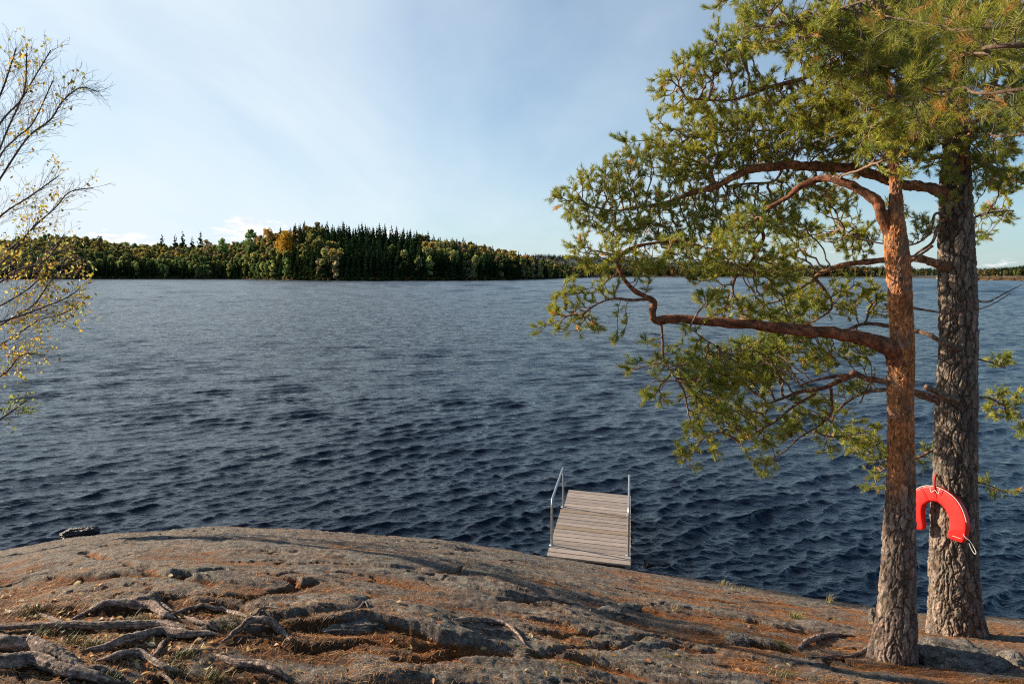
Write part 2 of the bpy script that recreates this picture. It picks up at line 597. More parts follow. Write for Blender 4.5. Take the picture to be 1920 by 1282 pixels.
hh = mathn(t, 'ADD', mathn(t, 'MULTIPLY', mathn(t, 'MULTIPLY', w1, 0.30), far), mathn(t, 'ADD', mathn(t, 'MULTIPLY', w2, 0.050), mathn(t, 'MULTIPLY', w3, 0.014)))
bump(t, b, hh, 1.0, 1.0)
M['water'] = m

# dock
m, t, b = new_mat('weathered_planks')
oc = nd(t, 'ShaderNodeTexCoord').outputs['Object']
g = noise_n(t, mapped(t, oc, (1.2, 22, 22)), 4, 6, 0.7, 0.6)
g2 = noise_n(t, mapped(t, oc, (2, 5, 5)), 2.5, 4)
c = mixc(t, 1.0, attr(t, 'tint'), rampc(t, g, [(0.30, 0.55), (0.5, 1.0), (0.72, 1.35)]), 'MULTIPLY')
c = mixc(t, 0.6, c, rampc(t, g2, [(0.3, (0.75, 0.75, 0.78)), (0.7, (1.15, 1.1, 1.05))]), 'MULTIPLY')
L(t, c, b.inputs['Base Color'])
b.inputs['Roughness'].default_value = 0.75
bump(t, b, g, 0.7, 0.004)
M['planks'] = m
m, t, b = new_mat('galvanised_steel')
b.inputs['Metallic'].default_value = 0.85
b.inputs['Base Color'].default_value = (0.38, 0.40, 0.42, 1)
n1 = noise_n(t, pos(t), 40, 4)
L(t, rampc(t, n1, [(0.3, 0.28), (0.7, 0.5)]), b.inputs['Roughness'])
M['steel'] = m
m, t, b = new_mat('dark_timber')
b.inputs['Base Color'].default_value = (0.035, 0.022, 0.016, 1)
b.inputs['Roughness'].default_value = 0.8
M['timber'] = m
m, t, b = new_mat('red_lifebuoy')
n1 = noise_n(t, pos(t), 26, 5, 0.6)
L(t, rampc(t, n1, [(0.3, (0.66, 0.010, 0.008)), (0.6, (0.80, 0.016, 0.010)), (0.8, (0.84, 0.03, 0.018))]), b.inputs['Base Color'])
b.inputs['Roughness'].default_value = 0.5
bump(t, b, noise_n(t, pos(t), 60, 3), 0.25, 0.004)
M['red'] = m
m, t, b = new_mat('red_strap')
b.inputs['Base Color'].default_value = (0.36, 0.01, 0.01, 1); b.inputs['Roughness'].default_value = 0.7
M['strap'] = m
m, t, b = new_mat('white_cord')
b.inputs['Base Color'].default_value = (0.72, 0.70, 0.66, 1); b.inputs['Roughness'].default_value = 0.8
M['cord'] = m
m, t, b = new_mat('dark_print')
b.inputs['Base Color'].default_value = (0.12, 0.01, 0.01, 1)
M['print'] = m

# far land
m, t, b = new_mat('forest_floor')
n1 = noise_n(t, pos(t), 0.25, 6, 0.6)
L(t, rampc(t, n1, [(0.3, (0.018, 0.017, 0.010)), (0.6, (0.05, 0.042, 0.024)), (0.75, (0.09, 0.07, 0.04))]), b.inputs['Base Color'])
b.inputs['Roughness'].default_value = 0.9
M['floor'] = m
m, t, b = new_mat('reed_shore')
n1 = noise_n(t, pos(t), 0.12, 6, 0.6)
L(t, rampc(t, n1, [(0.3, (0.10, 0.06, 0.03)), (0.5, (0.28, 0.20, 0.11)), (0.7, (0.12, 0.13, 0.04))]), b.inputs['Base Color'])
b.inputs['Roughness'].default_value = 0.9
M['reed'] = m
m, t, b = new_mat('wooded_hill')
n1 = noise_n(t, pos(t), 0.02, 8, 0.7)
L(t, rampc(t, n1, [(0.3, (0.018, 0.030, 0.020)), (0.6, (0.05, 0.055, 0.03)), (0.75, (0.09, 0.075, 0.04))]), b.inputs['Base Color'])
b.inputs['Roughness'].default_value = 0.9
M['hill'] = m
# ------------------------------------------------------------------ the rock shore
# knee of the rock (where it rolls off towards the lake) seen along several directions: (px, py, height of the knee)
KNEE = [(-900, 1190, 0.0), (-400, 1110, 0.0), (-150, 1060, 0.0), (0, 1036, .10), (130, 1012, .45), (250, 1000, .95), (430, 992, 1.40), (580, 994, 1.42), (700, 1002, 1.28), (850, 1017, 1.0),
        (950, 1032, .75), (1024, 1045, .50), (1180, 1068, .18), (1300, 1086, .04), (1450, 1108, 0.0), (1600, 1134, 0.0),
        (1740, 1150, 0.0), (1920, 1161, 0.0), (2300, 1190, 0.0), (2900, 1240, 0.0)]
_ku, _ky, _kz = [], [], []
for (a_, b_, z_) in KNEE:
    q = PZ(a_, b_, z_)
    _ku.append(q[0] / q[1]); _ky.append(q[1]); _kz.append(q[2])


def crest(u):
    return np.interp(u, _ku, _ky), np.interp(u, _ku, _kz)


def base_h(X, Y):
    Ys = np.maximum(Y, 0.6)
    u = X / Ys
    yc, zk = crest(u)
    p = 1.18 + 0.5 * np.clip(zk / 1.4, 0, 1)
    t = np.clip((Y - 3.0) / (yc - 3.0), 0, 1)
    z0 = 2.66 - 0.50 * np.clip((u + 0.8) / 1.35, 0, 1)
    h = z0 + (zk - z0) * t ** p
    h = np.where(Y < 3.0, z0 + (3.0 - Y) * 0.16, h)
    s = (z0 - zk) * p / (yc - 3.0)
    o = np.maximum(Y - yc, 0)
    h = h - o * s - 0.42 * o ** 2
    return h


# slabs and ledges: (px, py, half width m, half depth m, height m, tilt)  each a low whaleback with a steep near side
SLABS = [(735, 1160, .62, .34, .141, .1), (330, 1112, .95, .42, .10, 0.0), (560, 1150, .30, .22, .09, .3), (300, 1070, 1.3, .30, .07, -.25), (640, 1205, .55, .16, .05, 0.0),
         (1000, 1120, .8, .30, .07, -.3), (1330, 1150, .7, .25, .06, -.3), (1400, 1200, .5, .2, .07, -.1), (1160, 1235, 1.0, .3, .06, -.05), (900, 1255, .7, .25, .05, .1), (1120, 1130, .5, .16, .05, -.35),
         (1100, 1180, .5, .18, .05, -.1), (480, 1180, .22, .16, .08, 0.5), (620, 1250, .6, .2, .05, .1), (1560, 1180, .4, .2, .04, -.2), (860, 1075, 1.2, .3, .04, -.2)]


def _slab_list():
    r = []
    for (a_, b_, w_, d_, h_, rot) in SLABS:
        # march to the base surface
        d = ray(a_, b_)
        s = 2.0
        while s < 12:
            q = np.array([0, 0, CAM_Z]) + d * s
            if q[2] < float(base_h(np.array(q[0]), np.array(q[1]))): break
            s += 0.01
        r.append((q[0], q[1], w_, d_, h_, rot))
    return r


SL = _slab_list()
# fissures in the rock, (px, py) end to end, half width m, depth m
CRACKS = [([(160, 1036), (210, 1052), (270, 1075), (300, 1094)], .06, .05), ([(150, 1092), (220, 1090), (300, 1096), (345, 1098), (420, 1088)], .05, .06), ([(345, 1098), (400, 1118)], .07, .04),
          ([(505, 1093), (545, 1098), (565, 1112), (590, 1104)], .05, .07), ([(110, 1142), (300, 1142), (470, 1144)], .03, .04), ([(480, 1150), (530, 1124), (560, 1112)], .05, .05), ([(700, 1215), (800, 1222), (960, 1228)], .05, .02),
          ([(850, 1170), (940, 1196), (990, 1205)], .10, .03), ([(930, 1130), (1060, 1140), (1180, 1165)], .04, .05), ([(1050, 1195), (1250, 1205), (1400, 1212), (1500, 1228)], .05, .05), ([(1100, 1130), (1230, 1150)], .03, .03),
          ([(560, 1225), (700, 1230), (860, 1222)], .04, .04), ([(760, 1262), (860, 1240), (960, 1236)], .05, .05), ([(1000, 1236), (1180, 1218), (1340, 1225)], .04, .04)]


def _crack_list():
    r = []
    for pts, w_, d_ in CRACKS:
        Q3 = []
        for (a_, b_) in pts:
            d = ray(a_, b_); s = np.arange(2.0, 14.0, 0.01)
            q = np.array([0, 0, CAM_Z]) + d * s[:, None]
            Q3.append(q[int(np.argmax(q[:, 2] < base_h(q[:, 0], q[:, 1])))])
        for p0, p1 in zip(Q3[:-1], Q3[1:]): r.append((p0[0], p0[1], p1[0], p1[1], w_, d_))
    return r


CR = _crack_list()


def ground_h(X, Y, detail=True):
    X = np.asarray(X, float); Y = np.asarray(Y, float)
    h = base_h(X, Y)
    wx2 = X + 0.07 * fbm(X * 3.1, Y * 3.1, 14.0, o=3); wy2 = Y + 0.06 * fbm(X * 3.1 + 40, Y * 3.1, 19.0, o=3)
    wx = X + 0.25 * fbm(X * 1.3, Y * 1.3, 4.0, o=3); wy = Y + 0.16 * fbm(X * 1.3 + 40, Y * 1.3, 9.0, o=3)
    for (cx, cy, w, d, hh, rot) in SL:
        a = (wx - cx) * cos(rot) + (wy - cy) * sin(rot)
        b = -(wx - cx) * sin(rot) + (wy - cy) * cos(rot)
        r = np.abs(a / w) ** 2.6
        body = np.clip(1 - r, 0, 1) * sstep(-1.0, -0.88, b / d) * (1 - sstep(-0.2, 1.6, b / d))
        h = h + (.8 * hh if hh > .14 else .62 * hh) * body ** 0.8
    fade = 1 - 0.55 * sstep(0.0, 1.2, 1.2 - h)  # calmer near the water
    h = h + 0.040 * fade * fbm(X * 0.55 + 3, Y * 0.9, 1.0, o=2)
    # bedding: ledges drawn out sideways
    r1 = fbm(X * 0.9, Y * 3.2 + 0.35 * X, 2.0, o=3)
    h = h + 0.017 * fade * (1 - 2 * np.abs(np.clip(r1, -.8, .8)))
    q = (wy * 2.1 + 0.25 * X + 0.8 * fbm(X * 0.5, Y * 0.7, 6.0, o=2))
    st = q - np.floor(q)
    h = h + 0.020 * fade * (sstep(0.0, 0.12, st) * (1 - st)) * sstep(-.2, .3, noise3(X * .6, Y * .6, 8.0))
    if detail:
        for (x0, y0, x1, y1, w_, dp_) in CR:
            vx, vy = x1 - x0, y1 - y0
            tt = np.clip(((wx2 - x0) * vx + (wy2 - y0) * vy) / (vx * vx + vy * vy), 0, 1)
            dd = np.hypot(wx2 - x0 - tt * vx, wy2 - y0 - tt * vy)
            h = h - dp_ * np.clip(1 - dd / w_, 0, 1) ** .7
        h = h + 0.0095 * fbm(X * 4.5, Y * 6.5, 3.0, o=4, g=0.6) + 0.0042 * fbm(X * 22, Y * 26, 5.0, o=3, g=0.65) - 0.045 * (1 - sstep(0.0, 0.035, np.abs(fbm(X * .8 + 5, Y * 1.7 + 2, 15., o=4)))) * sstep(-.1, .25, noise3(X * .7, Y * .9, 33.)) * fade
    return h


def ground_at(px, py):
    d = ray(px, py)
    s0 = np.arange(2.0, 14.0, 0.01)
    Q = np.array([0, 0, CAM_Z]) + d * s0[:, None]
    below = Q[:, 2] < ground_h(Q[:, 0], Q[:, 1])
    k = int(np.argmax(below)) if below.any() else len(s0) - 1
    return Q[k]


# one sheet: fine where the camera looks, coarse round about and behind
ys = np.concatenate([np.linspace(-14, 1.0, 40)[:-1], 1.0 + (np.linspace(0, 1, 640) ** 1.25) * 12.5])
us = np.concatenate([np.linspace(-2.6, -0.98, 40)[:-1], np.linspace(-0.98, 0.98, 860), np.linspace(0.98, 2.6, 40)[1:]])
YY, UU = np.meshgrid(ys, us, indexing='ij')
XX = UU * np.where(YY > 2.2, YY, 2.2 + (2.2 - YY) * 0.45)
ZZ = ground_h(XX, YY)
# litter lies where the surface is lower than its surroundings
def blur(a, k):
    r = a.copy()
    for ax in (0, 1):
        pad = [(0, 0), (0, 0)]; pad[ax] = (k, k)
        c = np.cumsum(np.pad(r, pad, mode='edge'), axis=ax)
        n = r.shape[ax]
        hi_ = np.take(c, np.arange(2 * k, n + 2 * k), axis=ax); lo_ = np.take(c, np.arange(0, n), axis=ax)
        r = (hi_ - lo_) / (2 * k)
    return r


conc = (blur(ZZ, 22) - ZZ)
right = sstep(0.0, 2.0, XX) * 0.26
left_near = (1 - sstep(3.2, 4.9, YY + 0.25 * XX)) * sstep(0.2, -0.9, XX) * 0.34
LIT = 0.31 + conc * 14.0 + right + left_near + 0.34 * fbm(XX * 1.6, YY * 2.6, 12.0, o=4) - 0.12 * sstep(5.6, 7.0, YY) * (1 - sstep(.5, 2.0, XX))
LIT = LIT - 0.35 * sstep(0.55, 0.15, ZZ)
LIT = np.where(YY < 1.0, 0.6, LIT)
MOSS = 0.14 + 0.30 * fbm(XX * 2.2 + 9, YY * 3.0, 21.0, o=3) + 0.10 * sstep(0.5, 2.5, XX)
for (a_, b_, r_) in [(172, 1046, .10), (205, 1058, .07), (480, 1110, .09), (510, 1112, .05), (140, 1020, .10), (112, 1024, .08), (1085, 1215, .10), (1320, 1255, .12), (1485, 1262, .10), (860, 1052, .03), (1150, 1185, .16),
                     (880, 1075, .12), (965, 1215, .12), (1080, 1245, .10), (1130, 1260, .14), (1880, 1195, .14), (190, 1155, .10), (1900, 1190, .1), (620, 1005, .10), (570, 1000, .06), (1560, 1160, .12), (1250, 1230, .15)]:
    q = ground_at(a_, b_)
    MOSS += 0.30 * np.exp(-(((XX - q[0]) / (r_ * 1.6)) ** 2 + ((YY - q[1]) / r_) ** 2))
WET = sstep(0.30, 0.08, ZZ + .05 * fbm(XX * 3, YY * 3, 2., o=2)) * 0.85
SOIL = (1 - sstep(3.3, 4.7, YY + 0.22 * XX + .25 * fbm(XX * 2, YY * 2, 5., o=2))) * sstep(-0.35, -1.1, XX + .3 * fbm(XX * 1.5, YY * 2, 8., o=2))
SOIL = np.where(YY < 1.0, .8, SOIL)
nr, nc = YY.shape
V = np.stack([XX, YY, ZZ], -1).reshape(-1, 3)
i = np.arange(nr - 1)[:, None]; j = np.arange(nc - 1)[None]
Q = np.stack([i * nc + j, i * nc + j + 1, (i + 1) * nc + j + 1, (i + 1) * nc + j], -1).reshape(-1, 4)
g_me = mesh_np('ground', V, Q, M['ground'], {'litter': LIT.reshape(-1), 'moss': MOSS.reshape(-1), 'wet': WET.reshape(-1), 'soil': SOIL.reshape(-1)}, smooth=True)
ground = tag(link('ground', g_me), 'grey lichen covered granite shore with rusty pine litter', None, None, 'structure')

# ------------------------------------------------------------------ lake
ly = [4.0]
while ly[-1] < 3500:
    y = ly[-1]
    ly.append(y + min(max(0.026, 0.0031 * y ** 1.08 * max(1.0, (y / 80) ** 2.2)), 0.025 * y))
ly = np.array(ly)
lu = np.concatenate([np.linspace(-2.4, -0.9, 60)[:-1], np.linspace(-0.9, 0.9, 1000), np.linspace(0.9, 2.4, 60)[1:]])
YY, UU = np.meshgrid(ly, lu, indexing='ij')
XX = UU * YY
wr = np.random.default_rng(5)
DX = np.zeros_like(XX); DY = np.zeros_like(XX); DZ = np.zeros_like(XX)
sel = YY < 110
Xs, Ys_ = XX[sel], YY[sel]
cell = np.maximum(np.maximum(0.026, 0.0031 * Ys_ ** 1.08), 1.8 / 1000 * Ys_)
gust = 0.95 + 0.35 * fbm(Xs * 0.10, Ys_ * 0.16, 3.3, o=2)
dz = np.zeros_like(Xs); dx = np.zeros_like(Xs); dy = np.zeros_like(Xs)
WIND = radians(-62)
for k in range(96):
    lam = 0.085 * (0.95 / 0.085) ** (wr.random() ** 0.9)
    th = WIND + wr.normal() * (0.21 if lam > 0.5 else 0.42)
    kk = 2 * pi / lam
    amp = 0.0056 * lam ** 0.66 * (0.5 + wr.random())
    ph = wr.random() * 2 * pi
    arg = kk * (Xs * cos(th) + Ys_ * sin(th)) + ph + 0.5 * noise3(Xs * 0.35 / lam ** .5, Ys_ * 0.35 / lam ** .5, k * 1.7)
    vis = np.clip((lam / cell - 2.0) / 2.5, 0, 1) * gust
    vis = vis * np.clip((108 - Ys_) / 35, 0, 1)
    dz += amp * vis * np.sin(arg)
    dx += amp * vis * cos(th) * np.cos(arg) * 1.15
    dy += amp * vis * sin(th) * np.cos(arg) * 1.15
DZ[sel] = dz; DX[sel] = dx; DY[sel] = dy
# further out only the longer slopes of the chop can be told apart
fs = YY > 18
Xf, Yf = XX[fs], YY[fs]
cf = np.maximum(np.gradient(ly)[:, None] * np.ones_like(XX), 0)[fs]
zf = np.zeros_like(Xf)
for k, lam in enumerate([1.3, 2.2, 3.6, 6, 10, 17, 28]):
    w_ = np.clip((lam / cf - 2.0) / 1.5, 0, 1) * np.clip((9 - lam / cf) / 4, 0, 1)
    r_ = noise3((Xf * .94 + Yf * .34) / lam * .75, (Yf * .94 - Xf * .34) / lam * 1.5, k * 5.1)
    zf += w_ * lam * 0.036 * (1 - 2 * np.abs(r_))
DZ[fs] += zf * sstep(18, 60, Yf)
V = np.stack([XX + DX, YY + DY, DZ], -1).reshape(-1, 3)
nr, nc = YY.shape
i = np.arange(nr - 1)[:, None]; j = np.arange(nc - 1)[None]
Q = np.stack([i * nc + j, i * nc + j + 1, (i + 1) * nc + j + 1, (i + 1) * nc + j], -1).reshape(-1, 4)
water = tag(link('water', mesh_np('water', V, Q, M['water'], None, smooth=True)), 'dark blue wind rippled lake', None, None, 'structure')
print('water verts', len(V))
del XX, YY, UU, DX, DY, DZ, V, Q
# ------------------------------------------------------------------ far land
def uof(px):
    return (px - 960) / F / cos(PITCH)


_shore = [(-2600, 420), (-900, 520), (0, 588), (450, 588), (545, 500), (600, 425), (700, 415), (850, 430), (950, 480), (1010, 560), (1060, 680), (1095, 800), (1150, 900), (1300, 860), (1640, 800), (1740, 640), (1800, 440), (1900, 415), (2100, 380), (3200, 300), (4000, 260)]
SU = [uof(a) for a, _ in _shore]; SD = [d for _, d in _shore]
_skyl = [(-2600, 440, 17), (-300, 446, 17), (0, 452, 17), (60, 447, 17), (120, 443, 17), (180, 448, 17), (260, 462, 17), (340, 462, 15), (430, 460, 16), (470, 450, 18), (500, 443, 19), (560, 427, 20), (640, 425, 20), (700, 431, 20), (760, 438, 20),
         (830, 451, 19), (900, 461, 18), (960, 477, 17), (1010, 484, 16), (1060, 489, 14), (1100, 494, 12), (1150, 497, 12), (1640, 502, 12), (1760, 508, 9), (4000, 508, 9)]
KU = [uof(a) for a, _, _ in _skyl]


def shore_d(u): return np.interp(u, SU, SD)


_gz = []
for (a_, r_, th_) in _skyl:
    yb = float(shore_d(uof(a_))) + 105
    _gz.append(max(4.5 + (513.2 - r_) / F * yb - th_ * 0.93, 1.2))


def land_h(X, Y):
    u = X / np.maximum(Y, 1)
    D = shore_d(u); G = np.interp(u, KU, _gz)
    d = Y - D
    h = 0.9 * sstep(0, 5, d) + G * sstep(4, 120, d) ** 0.9 - 2.0 * sstep(0, -6, d)
    return h + 0.5 * noise3(X * .04, Y * .04, 1.0) * sstep(5, 40, d) + 0.25 * noise3(X * .3, Y * .3, 1.0) * sstep(-3, 2, d)


fy = np.concatenate([np.arange(240, 1000, 3.2), np.linspace(1000, 2600, 30)])
fu = np.linspace(-1.9, 1.9, 760)
YY, UU = np.meshgrid(fy, fu, indexing='ij')
XX = YY * UU
ZZ = land_h(XX, YY)
nr, nc = YY.shape
V = np.stack([XX, YY, ZZ], -1).reshape(-1, 3)
i = np.arange(nr - 1)[:, None]; j = np.arange(nc - 1)[None]
Q = np.stack([i * nc + j, i * nc + j + 1, (i + 1) * nc + j + 1, (i + 1) * nc + j], -1).reshape(-1, 4)
keep = (ZZ.reshape(-1)[Q] > -1.5).any(1)
Q = Q[keep]
qc = V[Q].mean(1)
mi = (qc[:, 0] / qc[:, 1] > uof(1745)).astype(int)
far_me = mesh_np('far_shore', V, Q, mats=[M['floor'], M['reed']], mat_idx=mi, smooth=True)
tag(link('far_shore', far_me), 'dark wooded far shore across the lake', None, None, 'structure')

# wooded hills on the horizon
hill_rows = [(-3000, 500), (-600, 500), (300, 498), (900, 488), (960, 482), (1000, 478), (1060, 479), (1120, 481), (1200, 486), (1300, 490), (1450, 494), (1600, 499), (1700, 502), (1800, 504), (1850, 503), (1885, 500), (1920, 496), (2000, 488), (2200, 484), (2800, 492), (3800, 496)]
hu_ = [uof(a) for a, _ in hill_rows]
HD = 2500.0
hz_ = [4.5 + (513.2 - r) / F * HD - 6 for _, r in hill_rows]


def hill_h(X, Y):
    u = X / Y
    g = np.interp(u, hu_, hz_)
    r = np.interp(u, [-2, 0.05, .3, .6, .8, 2], [HD, HD, HD, HD, HD * 1.0, HD])
    return g * sstep(-700, 0, Y - r) * (1 - 0.5 * sstep(0, 900, Y - r)) - 3 + 4 * noise3(X * .004, Y * .004, 7.0) * sstep(-700, -300, Y - r)


fy = np.linspace(HD - 760, HD + 900, 60); fu = np.linspace(-1.6, 1.9, 420)
YY, UU = np.meshgrid(fy, fu, indexing='ij'); XX = YY * UU; ZZ = hill_h(XX, YY)
nr, nc = YY.shape
V = np.stack([XX, YY, ZZ], -1).reshape(-1, 3)
i = np.arange(nr - 1)[:, None]; j = np.arange(nc - 1)[None]
Q = np.stack([i * nc + j, i * nc + j + 1, (i + 1) * nc + j + 1, (i + 1) * nc + j], -1).reshape(-1, 4)
tag(link('hills', mesh_np('hills', V, Q, M['hill'], smooth=True)), 'low wooded hills on the horizon', None, None, 'structure')


# ---- tree shapes, built at 1 m scale of real size, standing on z = 0
def gen_spruce(r, h=18.0, w=2.6, detail=1.0):
    V, T, A = [], [], []
    n = 0
    tiers = int(17 * detail)
    base = np.array([0.022, 0.038, 0.015])
    for k in range(tiers):
        f = k / (tiers - 1)
        z = h * (0.08 + 0.90 * f)
        rad = w * 1.25 * (1 - f) ** 0.68 * (0.8 + 0.4 * r.random()) + 0.22
        nb = max(4, int((11 - 6 * f) * detail))
        for b in range(nb):
            a = r.random() * 2 * pi
            rr = rad * (0.7 + 0.45 * r.random())
            d = np.array([cos(a), sin(a), 0.0]); sd = np.array([-sin(a), cos(a), 0.0])
            ww = rr * 0.36 + 0.12
            droop = rr * (0.30 + 0.25 * r.random())
            z0 = z + r.normal() * 0.15
            p0 = np.array([0, 0, z0 + h * 0.012]); p1 = d * rr * .6 + sd * ww + [0, 0, z0 - droop * .45]; p2 = d * rr * .6 - sd * ww + [0, 0, z0 - droop * .45]
            p3 = d * rr + [0, 0, z0 - droop * .8]; p4 = d * rr * .55 + [0, 0, z0 - droop - 0.55 - .1 * rr]
            V += [p0, p1, p2, p3, p4]
            T += [(n, n + 1, n + 3), (n, n + 3, n + 2), (n + 1, n + 4, n + 3), (n + 2, n + 3, n + 4)]
            c = base * (0.6 + 0.8 * r.random()) + np.array([0.008, 0.008, 0]) * r.random()
            A += [c] * 5
            n += 5
    # leader
    V += [[.12, 0, h * .95], [-.12, 0.1, h * .95], [0, 0, h + .3]]
    T += [(n, n + 1, n + 2)]; A += [base] * 3
    return np.array(V), np.array(T), np.array(A)


def gen_trunk(h, r0, lean=0.0, nu=6):
    C = np.array([[lean * t * h * .1, 0, t * h] for t in np.linspace(-0.02, 1, 7)])
    V, Q_, T_ = tube(C, np.linspace(r0, r0 * .25, 7), nu)
    return V, Q_


def gen_decid(r, h=15.0, w=3.2, col=(0.10, 0.085, 0.02), n=520, z0=.28, blobs=9, size=.55):
    V, T, A = [], [], []
    cs = []
    for k in range(blobs):
        f = r.random()
        a = r.random() * 2 * pi
        rad = w * .62 * sin(pi * min(1, .12 + f * .85)) ** .6
        cs.append((cos(a) * rad * r.random() ** .5, sin(a) * rad * r.random() ** .5, h * (z0 + .08 + (0.86 - z0) * f), w * (.34 + .2 * r.random())))
    cs.append((0, 0, h * .86, w * .3))
    cs = np.array(cs)
    k = r.integers(0, len(cs), n)
    d = r.normal(size=(n, 3)); d /= np.linalg.norm(d, axis=1)[:, None]
    rr = cs[k, 3] * (0.55 + 0.5 * r.random(n) ** .6)
    c = cs[k, :3] + d * rr[:, None] * [1, 1, .85]
    c[:, 2] = np.minimum(c[:, 2], h)
    a = r.normal(size=(n, 3)); a /= np.linalg.norm(a, axis=1)[:, None]
    b = np.cross(a, r.normal(size=(n, 3))); b /= np.linalg.norm(b, axis=1)[:, None]
    s = size * (0.5 + r.random(n))[:, None]
    Vq = np.stack([c + a * s, c + b * s * .8, c - a * s, c - b * s * .8], 1).reshape(-1, 3)
    Q_ = np.arange(n * 4).reshape(n, 4)
    T_ = np.concatenate([Q_[:, :3], Q_[:, [0, 2, 3]]])
    blobc = 0.75 + 0.5 * r.random(len(cs))
    cc = np.asarray(col) * (blobc[k] * (0.65 + 0.7 * r.random(n)))[:, None]
    return Vq, T_, np.repeat(cc, 4, 0)


OLIVE = (0.29, 0.28, 0.085); YEL = (0.46, 0.37, 0.10); ORG = (0.44, 0.26, 0.09); GRN = (0.15, 0.21, 0.07); TAN = (0.38, 0.31, 0.16); PALE = (0.40, 0.41, 0.14)
fr = np.random.default_rng(21)
SPR = [gen_spruce(fr, 18 + fr.normal() * 1.2, 2.2 + .8 * fr.random()) for _ in range(10)]
DEC = {k: [gen_decid(fr, 13 + 2 * fr.random(), 2.9 + .8 * fr.random(), c, z0=.12) for _ in range(3)] for k, c in dict(olive=OLIVE, yellow=YEL, orange=ORG, green=GRN, tan=TAN, pale=PALE).items()}
m_trunk_dark = M['timber']
tv, tq = gen_trunk(9, .17)


def two_mat(name, crown, mat_crown):
    V, T_, A = crown
    VV = np.concatenate([V, tv]); AA = np.concatenate([A, np.full((len(tv), 3), .06)])
    return mesh_np(name, VV, [T_, tq + len(V)], mats=[mat_crown, M['twig']], mat_idx=[0] * len(T_) + [1] * len(tq), attrs={'tint': AA})


SPR_ME = [two_mat('spruce', s, M['spruce']) for s in SPR]
DEC_ME = {k: [two_mat('birch', s, M['decid']) for s in v] for k, v in DEC.items()}

CNAME = dict(olive='olive green', yellow='yellow', orange='rusty orange', green='dull green', tan='tan brown', pale='pale yellow green')


def region(px):
    if px < 60: return 'behind the birch twigs at left'
    if px < 200: return 'just right of the birch twigs'
    if px < 330: return 'on the low shore at left'
    if px < 440: return 'under the five tall pines'
    if px < 540: return 'where the hill begins rising'
    if px < 640: return 'beside the great golden aspen'
    if px < 760: return 'on the dark middle hill'
    if px < 880: return 'on the falling right slope'
    if px < 990: return 'near the low right end'
    return 'on the last low point'


def choose(px, f, r):
    """kind of a tree at image column px; f = 0 at the water, 1 on the skyline"""
    x = r.random()
    if px < 200:
        return 's' if x < (.62 if f < .4 else .15) else ('olive' if x < .62 else 'green' if x < .82 else 'tan' if x < .9 else 'yellow')
    if px < 440:
        if f > .45: return 's' if x < .06 else ('olive' if x < .55 else 'tan' if x < .72 else 'pale' if x < .85 else 'yellow')
        return 's' if x < (.66 if px < 300 or px > 400 else .42) else ('green' if x < .78 else 'olive' if x < .95 else 'pale')
    if px < 545:
        if f < .25: return 's' if x < .55 else ('green' if x < .8 else 'pale' if x < .9 else 'yellow')
        return 's' if x < .22 else ('olive' if x < .46 else 'yellow' if x < .60 else 'orange' if x < .68 else 'tan' if x < .78 else 'green')
    if px < 640:
        return 's' if x < (.75 if f < .3 or f > .6 else .5) else ('olive' if x < .86 else 'tan' if x < .95 else 'yellow')
    if px < 780:
        return 's' if x < .965 else ('green' if x < .99 else 'pale')
    if px < 880:
        if f > .45: return 's' if x < .66 else ('olive' if x < .8 else 'yellow' if x < .88 else 'tan')
        return 's' if x < .84 else ('green' if x < .93 else 'pale')
    if px < 1000:
        if f > .4: return 's' if x < .35 else ('olive' if x < .55 else 'tan' if x < .8 else 'yellow' if x < .92 else 'orange')
        return 's' if x < .75 else ('green' if x < .87 else 'olive' if x < .95 else 'tan')
    return 's' if x < .40 else ('olive' if x < .6 else 'tan' if x < .8 else 'green' if x < .92 else 'yellow')


